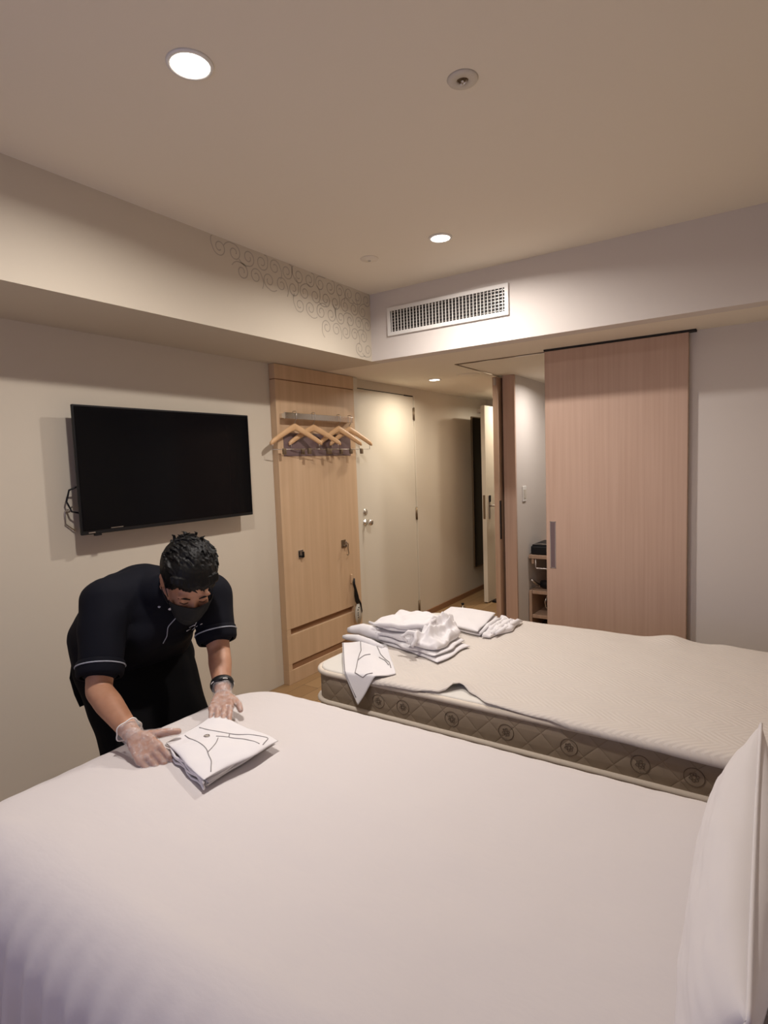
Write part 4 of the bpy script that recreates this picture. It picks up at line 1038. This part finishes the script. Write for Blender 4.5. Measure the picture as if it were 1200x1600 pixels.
# face mask: moulded shell over nose, cheeks and chin
mk = NB(); NU, NV = 28, 20; G = []
for i in range(NU + 1):
    a = -1 + 2 * i / NU; row = []
    for j in range(NV + 1):
        bb = j / NV
        zu = (-0.004 - 0.010 * abs(a) + 0.006 * (1 - abs(a) ** 1.2)) * (1 - bb) + (-0.118 + 0.055 * abs(a) ** 1.6) * bb
        wid = 0.073 - 0.012 * bb
        l_ = wid * math.sin(a * 1.35) / math.sin(1.35)
        f_ = 0.030 + 0.078 * math.cos(a * 1.30) ** 0.8 + 0.018 * math.exp(-(a / 0.28) ** 2) * math.sin(math.pi * min(1, bb * 1.2 + 0.15)) - 0.030 * max(0, bb - 0.6)
        row.append(mk.verts.new(HP(f_, l_, zu)))
    G.append(row)
for i in range(NU):
    for j in range(NV): mk.faces.new((G[i][j], G[i + 1][j], G[i + 1][j + 1], G[i][j + 1]))
mo = obj('face_mask', mk, 'mask', PT, True, tuple(Fd), 0.002)
for s in (-1, 1):
    b = NB()
    tube(b, [HP(0.046, s * 0.072, -0.014), HP(0.02, s * 0.078, 0.004), HP(-0.006, s * 0.084, 0.026), HP(-0.02, s * 0.086, 0.020)], 0.0016, 6)
    tube(b, [HP(0.040, s * 0.068, -0.055), HP(0.01, s * 0.077, -0.045), HP(-0.014, s * 0.084, -0.028)], 0.0016, 6)
    obj('ear_loop', b, 'black', mo, True)

# gloves (thin clear film over the hands) and their loose cuffs
for nm, h_, w_, e_ in (('glove', rh, RW, RE), ('glove', lh, LW, LE)):
    b = NB(); hand(b, g=0.0022, **h_)
    ax_ = (e_ - w_).normalized(); u, w2 = frame_from(ax_)
    gm = mesh_bm(remesh(b, 0.0026, 3, 0.4))
    for v in gm.verts: v.co += V((nz(*v.co, 60), nz(v.co.y, v.co.z, v.co.x, 60), nz(v.co.z, v.co.x, v.co.y, 60))) * 0.0022
    go = obj(nm, gm, 'glove', PT, True)
    cf = NB(); rings = []
    for j in range(9):
        t_ = j / 8
        rings.append([cf.verts.new(w_ + ax_ * (-0.016 + 0.052 * t_) + (u * math.cos(q) + w2 * math.sin(q)) * (0.0275 + 0.008 * t_ + 0.003 * math.sin(q * 5 + j) * t_)) for q in [i * 2 * math.pi / 36 for i in range(36)]])
    for A, B in zip(rings, rings[1:]):
        for i in range(36): cf.faces.new((A[i], A[(i + 1) % 36], B[(i + 1) % 36], B[i]))
    obj('glove_cuff', cf, 'glove', go, True)
    hem = NB(); tube(hem, [v.co.copy() for v in []] or [w_ + ax_ * 0.036 + (u * math.cos(q) + w2 * math.sin(q)) * (0.0358 + 0.003 * math.sin(q * 5 + 8)) for q in [i * 2 * math.pi / 36 for i in range(36)]], 0.0020, 6, closed=True)
    obj('glove_hem', hem, 'white', go, True)
# black wristband on left wrist
ax_ = (LE - LW).normalized()
b = NB(); u, w2 = frame_from(ax_); rings = []
for (rr_, h_) in ((0.030, 0.0), (0.0375, 0.001), (0.0395, 0.008), (0.0395, 0.015), (0.0375, 0.022), (0.030, 0.023)):
    rings.append([b.verts.new(LW + ax_ * (0.030 + h_) + (u * math.cos(q) + w2 * math.sin(q)) * rr_) for q in [i * 2 * math.pi / 36 for i in range(36)]])
for A, B in zip(rings, rings[1:]):
    for i in range(36): b.faces.new((A[i], A[(i + 1) % 36], B[(i + 1) % 36], B[i]))
obj('wristband', b, 'black', PT, True)

# tunic details, dropped on to the cloth surface by casting rays from a direction
from mathutils.bvhtree import BVHTree
dg = bpy.context.evaluated_depsgraph_get()
tb = bmesh.new(); tb.from_mesh(tun.data); tb.transform(Matrix.Translation(WORLD[PT.name])); tree = BVHTree.FromBMesh(tb); tb.free()
CAMP = V((2.6, 0.0, 1.4))
def on_tunic(p, lift=0.0015):
    p = V(p); d_ = (p - CAMP).normalized(); h_ = tree.ray_cast(CAMP, d_)
    return (h_[0] + h_[1] * lift) if h_[0] is not None else p
def path_on(points, r, name, m_='trim', parent=None, n=8):
    pts = []
    P3 = [V(p) for p in points]
    for a, c in zip(P3, P3[1:]):
        for k_ in range(n): pts.append(on_tunic(a.lerp(c, k_ / n)))
    pts.append(on_tunic(P3[-1]))
    for _ in range(2): pts = [pts[0]] + [(pts[i - 1] + pts[i] * 2 + pts[i + 1]) / 4 for i in range(1, len(pts) - 1)] + [pts[-1]]
    return obj(name, tube(NB(), pts, r, 6), m_, parent, True)
path_on([(0.9, 1.234, 0.902), (0.9, 1.189, 0.872), (0.9, 1.183, 0.841), (0.9, 1.166, 0.821)], 0.0016, 'front_piping', 'trim', tun)
def snap(p, r, name, m_):
    c = on_tunic(p, 0.001); d_ = (CAMP - c).normalized(); u, w_ = frame_from(d_); b = NB(); cc = b.verts.new(c + d_ * r * 0.5)
    rg = [b.verts.new(c + (u * math.cos(q) + w_ * math.sin(q)) * r) for q in [i * math.pi / 8 for i in range(16)]]
    for i in range(16): b.faces.new((cc, rg[i], rg[(i + 1) % 16]))
    return obj(name, b, m_, tun, True)
snap((0.9, 1.162, 0.948), 0.0045, 'snap_button', 'trim')
snap((0.9, 1.201, 0.932), 0.0055, 'collar_button', 'white')
b = NB()
def em(p, q, r):
    a, c = on_tunic(p), on_tunic(q)
    if (a - c).length < 0.08: tube(b, [a, (a + c) / 2, c], r, 5)
em((0.9, 1.262, 0.838), (0.9, 1.280, 0.842), 0.0016); em((0.9, 1.275, 0.848), (0.9, 1.300, 0.850), 0.0014); em((0.9, 1.300, 0.846), (0.9, 1.312, 0.862), 0.0016)
em((0.9, 1.305, 0.842), (0.9, 1.332, 0.846), 0.0012); em((0.9, 1.285, 0.836), (0.9, 1.300, 0.840), 0.0014)
if b.verts: obj('embroidered_logo', b, 'white', tun, True)
b = NB(); tube(b, [(0.455, 1.11, 0.70), (0.445, 1.10, 0.64), (0.452, 1.10, 0.58), (0.470, 1.105, 0.535)], [0.022, 0.020, 0.012, 0.010], 10)
obj('waist_tie', b, 'trouser', PT, True)
